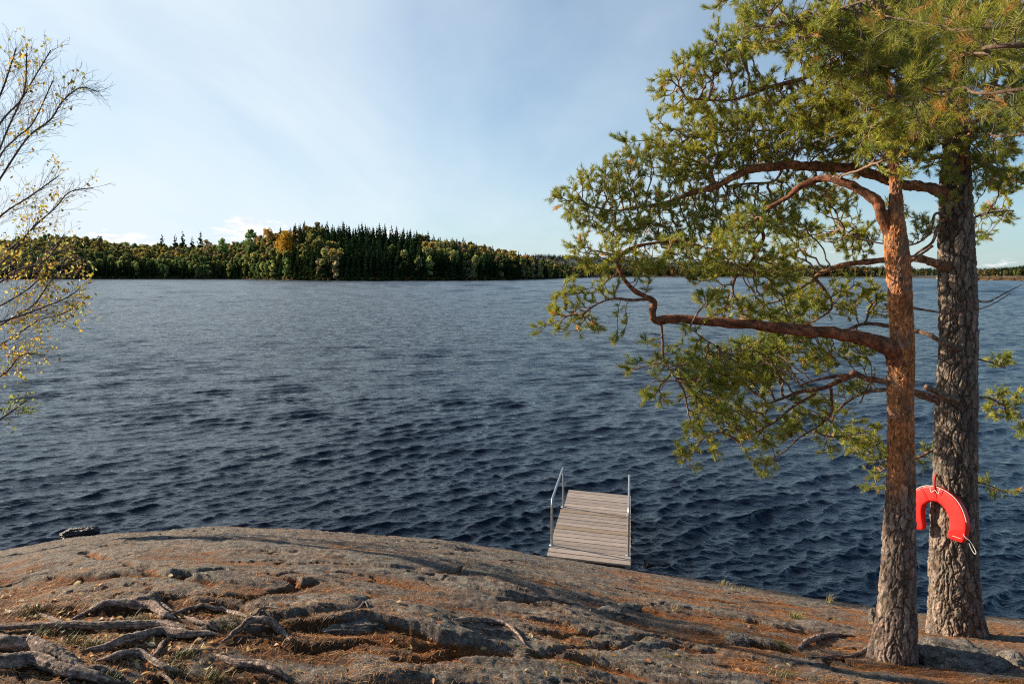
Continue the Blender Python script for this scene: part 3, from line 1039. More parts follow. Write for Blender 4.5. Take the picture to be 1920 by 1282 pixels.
stuff_s = Geo(); stuff_d = Geo()
n_s = n_d = 0
layers = [3, 8, 13, 19, 25, 32, 39, 46, 54, 62, 70, 78, 86, 94, 102, 110]
for li, dep in enumerate(layers):
    px = -420.0
    while px < 1098:
        D = float(shore_d(uof(px)))
        px += (3.9 + 1.2 * fr.random()) / (D + dep) * F * (1.0 if li else .8)
        if 995 < px and dep > 70: continue
        Y = float(shore_d(uof(px))) + dep + fr.normal() * 1.4
        X = uof(px) * Y
        z = float(land_h(np.array(X), np.array(Y))) - 0.15
        f = dep / 110
        k = choose(px, f, fr)
        th = np.interp(uof(px), KU, [s[2] for s in _skyl])
        sc_ = th / 18 * (0.90 + 0.16 * fr.random() + (.18 if fr.random() < .06 else 0)) * (0.76 if li == 0 else (.85 if li == 1 else 1))
        if px > 1040: sc_ *= .85
        if k != 's': sc_ *= 1.22
        a = fr.random() * 2 * pi
        indiv = -20 < px and (li in (0, 1) or li in (11, 14, 15) or (li == 4 and k != 's'))
        if k == 's':
            vi = int(fr.integers(len(SPR)))
            if indiv and n_s < 290:
                o = link('spruce', SPR_ME[vi]); n_s += 1
                o.location = (X, Y, z); o.rotation_euler = (0, 0, a); o.scale = (sc_, sc_, sc_)
                tag(o, 'dark green spruce %s %s' % ({0: 'at the water', 1: 'behind the shore row'}.get(li, 'on the skyline'), region(px)), 'spruce tree', 'spruces on the far shore ' + region(px))
                continue
            V, T_, A = SPR[vi]; g = stuff_s
        else:
            vi = int(fr.integers(3))
            if indiv and n_d < 290:
                o = link('birch_tree', DEC_ME[k][vi]); n_d += 1
                o.location = (X, Y, z); o.rotation_euler = (0, 0, a); o.scale = (sc_, sc_, sc_ * 1.05)
                tag(o, '%s tree %s %s' % (CNAME[k], {0: 'at the water', 1: 'behind the shore row', 4: 'half way up'}.get(li, 'on the skyline'), region(px)), 'leaf tree', 'leaf trees on the far shore ' + region(px))
                continue
            V, T_, A = DEC[k][vi]; g = stuff_d
        ca, sa = cos(a), sin(a)
        W = np.stack([V[:, 0] * ca - V[:, 1] * sa, V[:, 0] * sa + V[:, 1] * ca, V[:, 2]], 1) * sc_ + [X, Y, z]
        g.add(W, T=T_, tint=A * (0.8 + .4 * fr.random()))
print('individual far trees', n_s, n_d)
# the trees nothing else tells apart are counted off from the left within their stretch of shore
_by = {}
for o in bpy.data.objects:
    if o.get('group', '').startswith(('spruces on the far', 'leaf trees on the far')): _by.setdefault(o['label'], []).append(o)
for lab, os_ in _by.items():
    if len(os_) > 1:
        for q, o in enumerate(sorted(os_, key=lambda o: o.location.x / o.location.y)):
            n_ = q + 1
            o['label'] = '%d%s %s from left' % (n_, 'th' if 10 < n_ % 100 < 14 else {1: 'st', 2: 'nd', 3: 'rd'}.get(n_ % 10, 'th'), lab)
tag(link('spruce_forest', stuff_s.mesh('spruce_forest', M['spruce'])), 'dense dark spruce forest filling the hill across the lake', 'forest', None, 'stuff')
tag(link('leaf_woodland', stuff_d.mesh('leaf_woodland', M['decid'])), 'olive and yellow autumn woodland across the lake', 'forest', None, 'stuff')

# woods further right, and the tree cover of the horizon hills: far-off masses
g = Geo()
small_s = [gen_spruce(fr, 13, 2.2, .55) for _ in range(4)]
small_d = [gen_decid(fr, 10, 3.2, c, n=110, z0=.0, size=1.0) for c in (OLIVE, TAN, ORG, GRN, YEL)]
for _ in range(1500):
    px = 1085 + fr.random() * 1500
    D = float(shore_d(uof(px)))
    base = 8 if px < 1700 else (215 if px < 1990 else 150)
    dep = base + fr.random() ** 1.2 * 90
    Y = D + dep; X = uof(px) * Y
    z = float(land_h(np.array(X), np.array(Y))) - .3
    V, T_, A = small_s[int(fr.integers(4))] if fr.random() < .28 else small_d[int(fr.integers(5))]
    s = 0.75 + .45 * fr.random()
    if px > 1700: s *= .60
    a = fr.random() * 6.3; ca, sa = cos(a), sin(a)
    W = np.stack([V[:, 0] * ca - V[:, 1] * sa, V[:, 0] * sa + V[:, 1] * ca, V[:, 2]], 1) * s + [X, Y, z]
    g.add(W, T=T_, tint=A * (.32 + .3 * fr.random()) * [.95, 1.0, 1.1])
tag(link('far_woodland', g.mesh('far_woodland', M['decid'])), 'brown and green autumn woodland behind the reedy shore', 'forest', None, 'stuff')
g = Geo()
tiny = [gen_spruce(fr, 12, 2.6, .35) for _ in range(3)]
for _ in range(5200):
    px = 850 + fr.random() * 1600
    Y = HD - 620 + 700 * fr.random() ** .7; X = uof(px) * Y
    z = float(hill_h(np.array(X), np.array(Y))) - 1
    V, T_, A = tiny[int(fr.integers(3))]
    g.add(V * [2.0, 2.0, .8 + .4 * fr.random()] + [X, Y, z], T=T_, tint=A * (.8 + .8 * fr.random()) + [0.01 * fr.random(), 0.004, 0])
tag(link('hill_forest', g.mesh('hill_forest', M['spruce'])), 'spruce forest covering the horizon hills', 'forest', None, 'stuff')
# reed belt at the right hand shore
g = Geo()
for _ in range(2500):
    px = 1750 + fr.random() * 900
    Y = float(shore_d(uof(px))) + 2 + fr.random() ** 1.5 * 60; X = uof(px) * Y
    z = float(land_h(np.array(X), np.array(Y)))
    w, h = .8 + fr.random(), .6 + .8 * fr.random()
    g.add([[X - w, Y, z], [X + w, Y + .3, z], [X + w * .6, Y, z + h], [X - w * .5, Y, z + h * .9]], Q=[(0, 1, 2, 3)], tint=np.array([.30, .21, .11]) * (.4 + .9 * fr.random()))
tag(link('reeds', g.mesh('reeds', M['decid'])), 'pale tan reed belt along the right hand shore', 'reeds', None, 'stuff')

# bushes and stones right at the far waterline
g = Geo()
for _ in range(900):
    px = -200 + fr.random() * 1290
    Y = float(shore_d(uof(px))) + .5 + fr.random() * 3; X = uof(px) * Y
    V, T_, A = small_d[int(fr.integers(5))]
    z = float(land_h(np.array(X), np.array(Y)))
    g.add(V * [.28, .28, .16 + .1 * fr.random()] + [X, Y, z - .3], T=T_, tint=A * (.25 + .5 * fr.random()))
tag(link('shore_bushes', g.mesh('shore_bushes', M['decid'])), 'low brown and green bushes along the far waterline', 'bushes', None, 'stuff')


# ---- trees of the far shore that stand out singly
def place_parts(name, root_px, root_dep, row_top, crown, trunk_h, trunk_r, mat_crown, label, cat, group, ntop=0.97, crown_h=None, zbase=None, tcol=.10):
    Y = float(shore_d(uof(root_px))) + root_dep; X = uof(root_px) * Y
    z = float(land_h(np.array(X), np.array(Y))) - .2
    top = CAM_Z + (513.2 - row_top) / F * Y
    V, T_, A = crown
    s = (top - z) / V[:, 2].max()
    e = empty(name, (X, Y, z)); tag(e, label, cat, group)
    link('crown', mesh_np('crown', V * s, T_, mat_crown, {'tint': A}), e)
    v, q = gen_trunk(trunk_h * s, trunk_r)
    link('trunk', mesh_np('trunk', v, q, M['twig'], {'tint': np.tile([tcol, tcol * .85, tcol * .7], (len(v), 1))}), e)
    return e


def gen_far_pine(r, h=20, w=2.6):
    Vs, Ts, As = [], [], []; n = 0
    for k in range(26):
        f = r.random()
        z = h * (.50 + .48 * f); rad = w * (1.15 - f * .85)
        a = r.random() * 6.28
        c = np.array([cos(a) * rad * .6, sin(a) * rad * .6, z])
        V, T_, A = gen_decid(r, 1, 1, (.05, .08, .035), n=60, blobs=1, size=.42)
        V = r.normal(size=(60, 3)) * [rad * .34, rad * .34, .16] + c
        a1 = r.normal(size=(60, 3)) * .24; b1 = r.normal(size=(60, 3)) * .24
        Vq = np.stack([V + a1, V + b1, V - a1, V - b1], 1).reshape(-1, 3)
        Vs.append(Vq); Ts.append(T_ + n); As.append(A); n += len(Vq)
    V = np.concatenate(Vs); V[:, 2] = np.minimum(V[:, 2], h)
    return V, np.concatenate(Ts), np.concatenate(As)


def far_pine(r):
    V, T_, A = gen_spruce(r, 20, 2.9 + .6 * r.random(), .85)
    V = V + np.repeat(r.normal(size=(len(V) // 5 + 1, 3)) * [.25, .25, .3], 5, 0)[:len(V)]
    V[:, 2] = np.minimum(V[:, 2], 20)
    return V, T_[V[T_][:, :, 2].mean(1) > 20 * .46], A * [1.5, 1.5, 1.5]


for (x, row, lab) in [(313, 440, 'leftmost of five tall pines above the low woods'), (338, 440, 'second of five tall pines above the low woods'), (352, 434, 'third and slender one of five tall pines above the woods'),
                      (369, 445, 'shortest of five tall pines above the low woods'), (385, 434, 'rightmost of five tall pines above the low woods')]:
    place_parts('pine_tree', x, 84, row, far_pine(fr), 19, .26, M['spruce'], lab, 'pine tree', 'tall pines above the far woods')
place_parts('aspen_tree', 545, 30, 433, gen_decid(fr, 20, 6.6, (.52, .34, .05), n=2600, z0=.47, blobs=15, size=.34), 17, .34, M['decid'],
            'great golden orange aspen with bare pale stem on the wooded hill', 'aspen tree', None, tcol=.28)
for (x, d_, row, col, lab) in [(425, 60, 446, GRN, 'thin open crowned tree left of the rising slope'), (200, 60, 443, (.09, .08, .03), 'open crowned tree alone on the left skyline'), (395, 70, 449, TAN, 'bare brown birch right of the tall pines'),
                               (613, 3, 465, PALE, 'pale yellow green birch against dark spruces at the water'), (786, 2, 482, PALE, 'pale green birch low against the dark spruces'), (478, 50, 430, GRN, 'rounded green tree topping the start of the slope'),
                               (510, 70, 428, ORG, 'rusty crowned tree on the skyline beside the golden aspen'), (805, 3, 490, OLIVE, 'small green birch leaning over the far waterline'), (960, 12, 468, YEL, 'tawny birch near the low end of the hill')]:
    place_parts('birch_tree', x, d_, row, gen_decid(fr, 14, 3.0, col, n=420, z0=.22, size=.42), 11, .2, M['decid'], lab, 'birch tree', None)
for (x, row, lab) in [(560, 424, 'tall spruce tip just right of the golden aspen'), (632, 424, 'tallest spruce tip on the dark hill'), (1004, 474, 'dark spruce at the right end of the hill'), (1018, 478, 'second dark spruce at the right end of the hill'), (825, 447, 'broad dark spruce crown on the falling skyline')]:
    dd = 60 if x < 900 else 8
    place_parts('spruce_tree', x, dd + (30 if x < 900 else 0), row, gen_spruce(fr, 20, 2.6), 17, .25, M['spruce'], lab, 'spruce tree', None)
# ------------------------------------------------------------------ the two shore pines, an overhanging pine and the birch
def limb_pts(pts, step=0.05):
    """pts (px, py, Y, radius) -> centre line and radii in metres"""
    K = np.array([[*P(a, b, y), r] for a, b, y, r in pts])
    n = max(8, int(np.linalg.norm(np.diff(K[:, :3], axis=0), axis=1).sum() / step))
    S = catmull(K, n)
    return S[:, :3], np.maximum(S[:, 3], 0.003)


def grow(seeds, attr_pts, step=0.07, kill=0.10, infl=2.5, grav=0.0, iters=400, rng=RNG, wob=.25):
    nodes = [np.asarray(s) for s in seeds]; par = [-1] * len(nodes)
    N = np.array(nodes); A = np.asarray(attr_pts).copy()
    near = np.zeros(len(A), int); nd_ = np.full(len(A), 1e9)
    for k in range(0, len(A), 400):
        D = np.linalg.norm(A[k:k + 400, None] - N[None], axis=2)
        near[k:k + 400] = D.argmin(1); nd_[k:k + 400] = D.min(1)
    alive = nd_ > kill
    newdir = {}
    for it in range(iters):
        act = alive & (nd_ < infl)
        if not act.any():
            if not alive.any(): break
            infl *= 1.5
            if infl > 12: break
            continue
        idx = np.nonzero(act)[0]
        v = A[idx] - N[near[idx]]
        v /= np.linalg.norm(v, axis=1)[:, None]
        u, inv = np.unique(near[idx], return_inverse=True)
        s = np.zeros((len(u), 3)); np.add.at(s, inv, v)
        s += rng.normal(size=s.shape) * wob * (np.linalg.norm(s, axis=1)[:, None] + .3)
        s[:, 2] += grav
        for q, ui in enumerate(u):          # keep going the way the branch goes
            p = par[ui]
            if p >= 0:
                d = N[ui] - N[p]; s[q] += 0.9 * d / (np.linalg.norm(d) + 1e-9)
        s /= np.linalg.norm(s, axis=1)[:, None]
        new = N[u] + s * step
        b0 = len(N)
        N = np.vstack([N, new]); par += [int(x) for x in u]
        ai = np.nonzero(alive)[0]
        for k in range(0, len(ai), 1500):
            sub = ai[k:k + 1500]
            D = np.linalg.norm(A[sub, None] - new[None], axis=2)
            mn = D.min(1); am = D.argmin(1)
            bet = mn < nd_[sub]
            near[sub[bet]] = b0 + am[bet]; nd_[sub[bet]] = mn[bet]
        alive &= nd_ > kill
    return N, np.array(par), len(seeds)


def radii_of(N, par, ns, r0, pw=2.3, rmax=0.03):
    acc = np.zeros(len(N)); ch = np.zeros(len(N), int)
    for i in range(len(N) - 1, ns - 1, -1):
        if ch[i] == 0: acc[i] = r0 ** pw
        acc[par[i]] += acc[i]; ch[par[i]] += 1
    return np.minimum(np.where(acc > 0, acc, r0 ** pw) ** (1 / pw), rmax), ch


def twig_geo(N, par, R, ns, tint, nu=5):
    i = np.arange(ns, len(N)); p = par[i]
    A, B = N[p], N[i]
    d = B - A; ln = np.linalg.norm(d, axis=1)[:, None]; d = d / (ln + 1e-9)
    B = B + d * R[i][:, None] * .5
    ref = np.where(np.abs(d[:, 2:3]) < .9, [[0, 0, 1.0]], [[1.0, 0, 0]])
    n1 = np.cross(d, ref); n1 /= np.linalg.norm(n1, axis=1)[:, None]; n2 = np.cross(d, n1)
    a = np.arange(nu) / nu * 2 * pi
    ring = np.cos(a)[None, :, None] * n1[:, None] + np.sin(a)[None, :, None] * n2[:, None]
    rp = np.where(p < ns, R[i] * 1.15, np.minimum(R[p], R[i] * 1.7))
    V = np.stack([A[:, None] + ring * rp[:, None, None], B[:, None] + ring * R[i][:, None, None]], 1).reshape(-1, 3)
    m = len(i)
    b = (np.arange(m) * 2 * nu)[:, None]; j = np.arange(nu)[None]
    Q_ = np.stack([b + j, b + (j + 1) % nu, b + nu + (j + 1) % nu, b + nu + j], -1).reshape(-1, 4)
    t = np.asarray(tint) * np.ones((len(V), 3))
    return V, Q_, t


def tufts(C, D, L_, n, nl, nw, cols, rng, spread=.9, back=.0):
    """needle shoots: centres C, directions D, shoot length L_, n needles each. Every needle a thin blade."""
    m = len(C)
    D = D / (np.linalg.norm(D, axis=1)[:, None] + 1e-9)
    s = rng.random((m, n)) * np.reshape(L_, (-1, 1))
    base = C[:, None] + D[:, None] * s[..., None]
    rnd = rng.normal(size=(m, n, 3)); rnd /= np.linalg.norm(rnd, axis=2)[..., None]
    rad = rnd - D[:, None] * (rnd * D[:, None]).sum(2)[..., None]
    rad /= np.linalg.norm(rad, axis=2)[..., None] + 1e-9
    fwd = (0.55 + 0.7 * rng.random((m, n)) + 0.5 * s / np.reshape(L_, (-1, 1)))[..., None]
    nd2 = D[:, None] * fwd + rad * spread
    nd2 /= np.linalg.norm(nd2, axis=2)[..., None]
    ln = nl * (0.75 + 0.5 * rng.random((m, n, 1)))
    side = np.cross(nd2, rng.normal(size=(m, n, 3))); side /= np.linalg.norm(side, axis=2)[..., None] + 1e-9
    w = nw * .5
    V = np.stack([base - side * w, base + side * w, base + nd2 * ln * .6 + side * w * .8, base + nd2 * ln], 2).reshape(-1, 3)
    k = m * n
    b = np.arange(k)[:, None] * 4
    T_ = np.concatenate([b + [0, 1, 2], b + [0, 2, 3]])
    col = cols[:, None] * (0.75 + 0.5 * rng.random((m, n, 1)))
    return V, T_, np.repeat(col.reshape(-1, 3), 4, 0)


def bark_trunk(C, R, nu, seed, amp, fv, flare=None, upper=None, grey=(.25, .185, .15), orange=(.47, .19, .072), facet=1.0):
    """trunk as one displaced surface; upper = z above which the bark turns thin and orange"""
    C = np.asarray(C); T, N, B = frames(C)
    a = np.arange(nu) / nu * 2 * pi
    zz = C[:, 2]
    rr = np.asarray(R)[:, None] * np.ones((1, nu))
    if flare is not None:
        for (ang, w, hgt, am) in flare:
            da = np.abs((a - ang + pi) % (2 * pi) - pi)
            rr = rr + am * np.exp(-(da / w) ** 2)[None] * np.exp(-np.maximum(zz - zz[0], 0) / hgt)[:, None]
    dirn = np.cos(a)[None, :, None] * N[:, None] + np.sin(a)[None, :, None] * B[:, None]
    X = C[:, None] + rr[..., None] * dirn
    wx = X + 0.006 * np.stack([noise3(X[..., 0] * 60, X[..., 1] * 60, X[..., 2] * 40), noise3(X[..., 0] * 60 + 7, X[..., 1] * 60, X[..., 2] * 40), noise3(X[..., 0] * 60, X[..., 1] * 60, X[..., 2] * 40 + 7)], -1) + 0.026 * np.stack([noise3(X[..., 0] * 14 + 5, X[..., 1] * 14, X[..., 2] * 9), noise3(X[..., 0] * 14, X[..., 1] * 14 + 9, X[..., 2] * 9), 2.2 * noise3(X[..., 0] * 14, X[..., 1] * 14, X[..., 2] * 9 + 4)], -1)
    f1, f2, cid = voro3(wx[..., 0] * fv + seed, wx[..., 1] * fv, wx[..., 2] * fv * .24)
    crack = .25 + .75 * sstep(0.0, 0.20, f2 - f1)
    f1b, f2b, cidb = voro3(wx[..., 0] * fv * 2.6 + seed, wx[..., 1] * fv * 2.6, wx[..., 2] * fv * 1.2)
    crack2 = sstep(0.0, 0.2, f2b - f1b)
    up = sstep(upper[0], upper[1], X[..., 2] + 0.25 * noise3(X[..., 0] * 6, X[..., 1] * 6, X[..., 2] * 3)) if upper else np.zeros_like(f1)
    disp = amp * (crack * (0.75 + .5 * cid) + 0.28 * crack2 * (0.6 + .8 * cidb) + 0.34 * fbm(X[..., 0] * 34, X[..., 1] * 34, X[..., 2] * 18, o=4, g=.6))
    thin = 0.006 * (sstep(0, .25, f2b - f1b) * cidb + fbm(X[..., 0] * 50, X[..., 1] * 50, X[..., 2] * 30, o=2) * .4)
    disp = disp * (1 - up) + (thin + amp * .25) * up
    knob = 0.05 * np.asarray(R)[:, None] * fbm(X[..., 0] * 3.2 + seed, X[..., 1] * 3.2, X[..., 2] * 2.2, o=2)
    X = X + dirn * (disp + knob - amp * .5)[..., None]
    g = np.array(grey); o_ = np.array(orange)
    plate = g * (0.65 + 0.65 * cid[..., None]) * (0.8 + .3 * cidb[..., None]) + np.array([.05, .0, -.01]) * (cidb[..., None] - .5)
    fis = np.array([.035, .022, .016])
    low = fis * (1 - crack[..., None]) + plate * crack[..., None]
    hi = o_ * (0.42 + 0.95 * cidb[..., None]) * (0.55 + .45 * sstep(0, .14, f2b - f1b))[..., None]
    hi = hi * (1 + 0.4 * noise3(X[..., 0] * 5, X[..., 1] * 5, X[..., 2] * 5)[..., None])
    pt = sstep(.12, .38, fbm(X[..., 0] * 9 + seed, X[..., 1] * 9, X[..., 2] * 4.5, o=3))[..., None]
    hi = hi * (1 - .6 * pt) + np.array([.17, .12, .095]) * (.6 + .8 * cid[..., None]) * .6 * pt
    col = low * (1 - up[..., None]) + hi * up[..., None]
    n = len(C)
    i = np.arange(n - 1)[:, None]; j = np.arange(nu)[None]
    Q_ = np.stack([i * nu + j, i * nu + (j + 1) % nu, (i + 1) * nu + (j + 1) % nu, (i + 1) * nu + j], -1).reshape(-1, 4)
    return X.reshape(-1, 3), Q_, np.clip(col, .01, .9).reshape(-1, 3)


def trunk_from_edges(rows, Y, extra_top=None):
    """rows: (py, left px, right px) -> (px, py, Y, r)"""
    r = []
    for (py, a, b) in rows:
        d = ray((a + b) / 2, py); s = Y / d[1]
        r.append(((a + b) / 2, py, Y, (b - a) / 2 / F * s * cos(atan2(d[0], d[1])) - .002))
    return r


def limb_mesh(name, pts, nu=16, col=(.36, .16, .08), seed=0, rough=1.0):
    C, R = limb_pts(pts, 0.02)
    C = C + 0.35 * R[:, None] * np.stack([noise3(C[:, 0] * 5 + seed, C[:, 1] * 5, C[:, 2] * 5), noise3(C[:, 0] * 5, C[:, 1] * 5 + seed, C[:, 2] * 5), noise3(C[:, 0] * 5, C[:, 1] * 5, C[:, 2] * 5 + seed)], -1)
    V, Q_, T_ = tube(C, R, nu, noise_amp=.0)
    cc = C[np.minimum(np.arange(len(V)) // nu, len(C) - 1)]
    rr = R[np.minimum(np.arange(len(V)) // nu, len(C) - 1)]
    f1, f2, cid = voro3(V[:, 0] * 42 + seed, V[:, 1] * 42, V[:, 2] * 42)
    k = rr * .30 * rough * fbm(V[:, 0] * 11 + seed, V[:, 1] * 11, V[:, 2] * 11, o=3) + np.minimum(.008, rr * .2) * sstep(0, .3, f2 - f1) * cid
    d = V - cc; d /= np.linalg.norm(d, axis=1)[:, None] + 1e-9
    V = V + d * k[:, None]
    tint = np.array(col) * (.35 + 1.0 * cid)[:, None] * (.6 + .4 * sstep(0, .15, f2 - f1))[:, None]
    return mesh_np(name, V, [Q_, T_], M['bark'], {'tint': tint}, smooth=True), C, R


def ellip(cx, cy, rx, ry, Y, dY, n, rng, spacing=None):
    v = rng.normal(size=(n, 3)); v /= np.linalg.norm(v, axis=1)[:, None]
    v *= rng.random((n, 1)) ** (1 / 3)
    out = []
    c = P(cx, cy, Y); s = Y / F * 1.02
    q = c + v * [rx * s, dY, ry * s]
    q[:, 0] += (q[:, 1] - Y) * c[0] / Y          # depth runs along the line of growth away from the stem
    q[:, 2] += (q[:, 1] - Y) * (c[2] - CAM_Z) / Y
    return q


def foliage(name_root, seeds, ells, dens, rng, step, kill, r0, nneed, nl, nw, shoot, root, twig_col, grav=0.0, tips=3, brown=.018, wob=.25, bright=1.0, rmax=.03):
    A = []
    for (cx, cy, rx, ry, Y, dY, w) in ells:
        s = Y / F
        vol = rx * s * ry * s * dY * 4.19
        n = max(6, int(dens * w * vol ** .80))
        A.append(ellip(cx, cy, rx, ry, Y, dY, n, rng))
    A = np.concatenate(A)
    N, par, ns = grow(seeds, A, step, kill, grav=grav, rng=rng, wob=wob)
    R, ch = radii_of(N, par, ns, r0, rmax=rmax)
    V, Q_, t = twig_geo(N, par, R, ns, twig_col)
    part('twigs', mesh_np('twigs', V, Q_, M['twig'], {'tint': t}, smooth=True), root)
    i = np.arange(ns, len(N))
    d = N[i] - N[par[i]]; d /= np.linalg.norm(d, axis=1)[:, None]
    tip = ch[i] == 0
    near = (~tip) & (R[i] < r0 * 1.75)
    C_, D_, K_ = [], [], []
    ti = i[tip]; dt = d[tip]
    zone = fbm(N[:, 0] * 1.7, N[:, 1] * 1.7, N[:, 2] * 1.7, o=2)
    for k in range(tips):
        dd = dt + rng.normal(size=dt.shape) * (.0 if k == 0 else .55) + [0, 0, .35]
        dd /= np.linalg.norm(dd, axis=1)[:, None]
        C_.append(N[ti] - dt * rng.random((len(ti), 1)) * (0 if k == 0 else .06)); D_.append(dd); K_.append(zone[ti])
    ni = i[near]; dn = d[near]
    dd = dn * .8 + rng.normal(size=dn.shape) * .7 + [0, 0, .3]
    sel = rng.random(len(ni)) < .7
    C_.append(N[ni][sel]); D_.append(dd[sel] / np.linalg.norm(dd[sel], axis=1)[:, None]); K_.append(zone[ni][sel])
    C_ = np.concatenate(C_); D_ = np.concatenate(D_); K_ = np.concatenate(K_)
    m = len(C_)
    g1 = np.array([.160, .172, .020]); g2 = np.array([.070, .105, .024]); g3 = np.array([.30, .245, .035]); br = np.array([.36, .19, .05])
    x = rng.random((m, 1)); kz = np.clip(K_ * 1.2 + .5, 0, 1)[:, None]
    col = g1 * kz + g2 * (1 - kz)
    col = col * (1 - x * .45) + g3 * x * .45
    isb = rng.random(m) < brown
    col[isb] = br * (.6 + .6 * rng.random((isb.sum(), 1)))
    col = col * bright
    Ls = shoot * (.6 + .8 * rng.random(m))
    V, T_, t = tufts(C_, D_, Ls, nneed, nl, nw, col, rng)
    part('needles', mesh_np('needles', V, T_, M['needles'], {'tint': t}), root)
    print(name_root, 'attr', len(A), 'nodes', len(N), 'shoots', m, 'needles', m * nneed)


def seeds_of(C, a=0.0, b=1.0, k=3):
    n = len(C); return list(C[int(a * n):int(b * n):k])


# ================================================= front pine (orange upper stem)
tr = np.random.default_rng(3)
b1 = ground_at(1676, 1238)
Y1 = float(b1[1])
print('front pine at', b1)
rows1 = [(1275, 1628, 1724), (1240, 1634, 1720), (1180, 1641, 1718), (1100, 1650, 1717), (1000, 1657, 1717), (900, 1661, 1717), (800, 1662, 1716), (740, 1661, 1716), (690, 1662, 1717), (640, 1668, 1716), (560, 1664, 1712), (500, 1659, 1709), (450, 1656, 1703), (410, 1660, 1698), (360, 1666, 1693),
         (280, 1661, 1683), (200, 1657, 1675), (100, 1647, 1663), (0, 1640, 1659), (-150, 1640, 1655), (-400, 1650, 1658)]
K1 = trunk_from_edges(rows1, Y1)
C1, R1 = limb_pts(K1, 0.007)
zc0 = float(P(0, 930, Y1)[2])
pine1 = empty('pine_tree', (b1[0], b1[1], b1[2]))
tag(pine1, 'slimmer nearer pine with glowing orange upper stem and long crooked limb', 'pine tree')
V, Q_, t = bark_trunk(C1, R1, 200, 3.0, 0.014, 26, flare=[(2.7, .45, .17, .09), (.5, .5, .14, .06), (-1.2, .4, .13, .06), (4.2, .4, .1, .05)], upper=(zc0 - .15, zc0 + .25))
part('trunk', mesh_np('trunk', V, Q_, M['bark'], {'tint': t}, smooth=True), pine1)
y = Y1
LIMB1 = [
    # long low limb with the kink and the loop
    [(1694, 690, y, .072), (1668, 655, y - .02, .060), (1620, 637, y, .046), (1560, 625, y + .05, .041), (1480, 617, y + .1, .037), (1400, 608, y + .15, .033), (1300, 600, y + .2, .030), (1255, 599, y + .22, .031), (1228, 601, y + .22, .026), (1223, 586, y + .22, .023), (1227, 566, y + .22, .021), (1212, 557, y + .22, .018), (1190, 545, y + .24, .016), (1168, 520, y + .26, .016), (1159, 492, y + .28, .015), (1168, 475, y + .3, .014), (1195, 462, y + .34, .013), (1230, 455, y + .4, .010), (1290, 452, y + .45, .007)],
    # fork going up left
    [(1690, 480, y, .052), (1670, 440, y, .042), (1656, 405, y, .036), (1643, 378, y + .02, .033), (1615, 358, y + .05, .030), (1585, 345, y + .1, .028), (1555, 335, y + .18, .025), (1530, 338, y + .25, .022), (1500, 350, y + .3, .020), (1478, 368, y + .35, .018), (1450, 385, y + .4, .017), (1433, 400, y + .42, .016), (1428, 425, y + .42, .014), (1432, 445, y + .42, .013), (1422, 468, y + .42, .012), (1408, 490, y + .42, .010), (1390, 510, y + .4, .008), (1370, 530, y + .4, .006)],
    # upper limbs hidden in the crown
    [(1665, 215, y, .022), (1600, 165, y + .1, .019), (1540, 135, y + .2, .017), (1500, 150, y + .3, .015), (1440, 165, y + .4, .012), (1370, 188, y + .5, .009), (1290, 185, y + .6, .006)],
    [(1662, 170, y, .018), (1600, 110, y - .2, .014), (1540, 70, y - .4, .010), (1460, 40, y - .5, .007)],
    [(1660, 60, y, .014), (1620, 30, y - .2, .011), (1560, 10, y - .3, .007), (1440, -40, y - .2, .005)],
    # twig hanging from the kink
    [(1240, 604, y + .22, .009), (1243, 640, y + .2, .008), (1244, 668, y + .2, .007), (1252, 690, y + .2, .006), (1270, 712, y + .22, .004)],
    [(1222, 560, y + .22, .012), (1185, 562, y + .2, .010), (1150, 560, y + .15, .008), (1120, 570, y + .1, .006), (1090, 590, y + .05, .005)],
    [(1250, 604, y + .22, .006), (1290, 612, y + .15, .005), (1315, 632, y + .1, .004), (1345, 650, y + .05, .003)],
    [(1170, 505, y + .27, .008), (1140, 525, y + .3, .006), (1110, 550, y + .3, .004)],
    # gnarled limb low on the left
    [(1685, 740, y, .024), (1660, 716, y + .02, .020), (1625, 710, y + .08, .019), (1603, 700, y + .12, .022), (1592, 706, y + .13, .020), (1570, 716, y + .2, .017), (1540, 728, y + .3, .015), (1500, 735, y + .4, .013), (1465, 748, y + .5, .010), (1430, 760, y + .55, .007)],
    [(1600, 706, y + .13, .014), (1570, 705, y + .1, .012), (1530, 713, y + .05, .009), (1500, 722, y, .006)],
    [(1558, 724, y + .25, .011), (1560, 750, y + .3, .010), (1558, 775, y + .35, .009), (1535, 798, y + .4, .007), (1500, 820, y + .4, .006), (1472, 846, y + .4, .004)],
    [(1530, 738, y + .3, .010), (1490, 760, y + .35, .009), (1460, 785, y + .4, .008), (1425, 806, y + .45, .006), (1380, 830, y + .5, .004)],
    [(1640, 700, y, .006), (1612, 756, y + .2, .004)],
    # broken stubs and dead twigs on the right side
    [(1690, 730, y, .020), (1735, 738, y + .15, .015), (1762, 746, y + .25, .011)],
    [(1700, 575, y, .010), (1740, 582, y + .25, .007), (1790, 588, y + .5, .005), (1850, 575, y + .7, .004), (1895, 550, y + .9, .003)],
    [(1697, 498, y, .010), (1722, 480, y + .1, .010), (1748, 462, y + .3, .008)],
]
seeds1 = []
for k, pts in enumerate(LIMB1):
    me, C, R = limb_mesh('limb', pts, 18, (.23, .085, .040) if k in (0, 1) else (.25, .12, .07), seed=k * 3.1)
    part('limb', me, pine1)
    if k in (0,): seeds1 += seeds_of(C, .62, 1, 3)
    elif k in (1,): seeds1 += seeds_of(C, .35, 1, 3)
    elif k in (14, 15): pass
    else: seeds1 += seeds_of(C, .2, 1, 3)
y = Y1 + .2
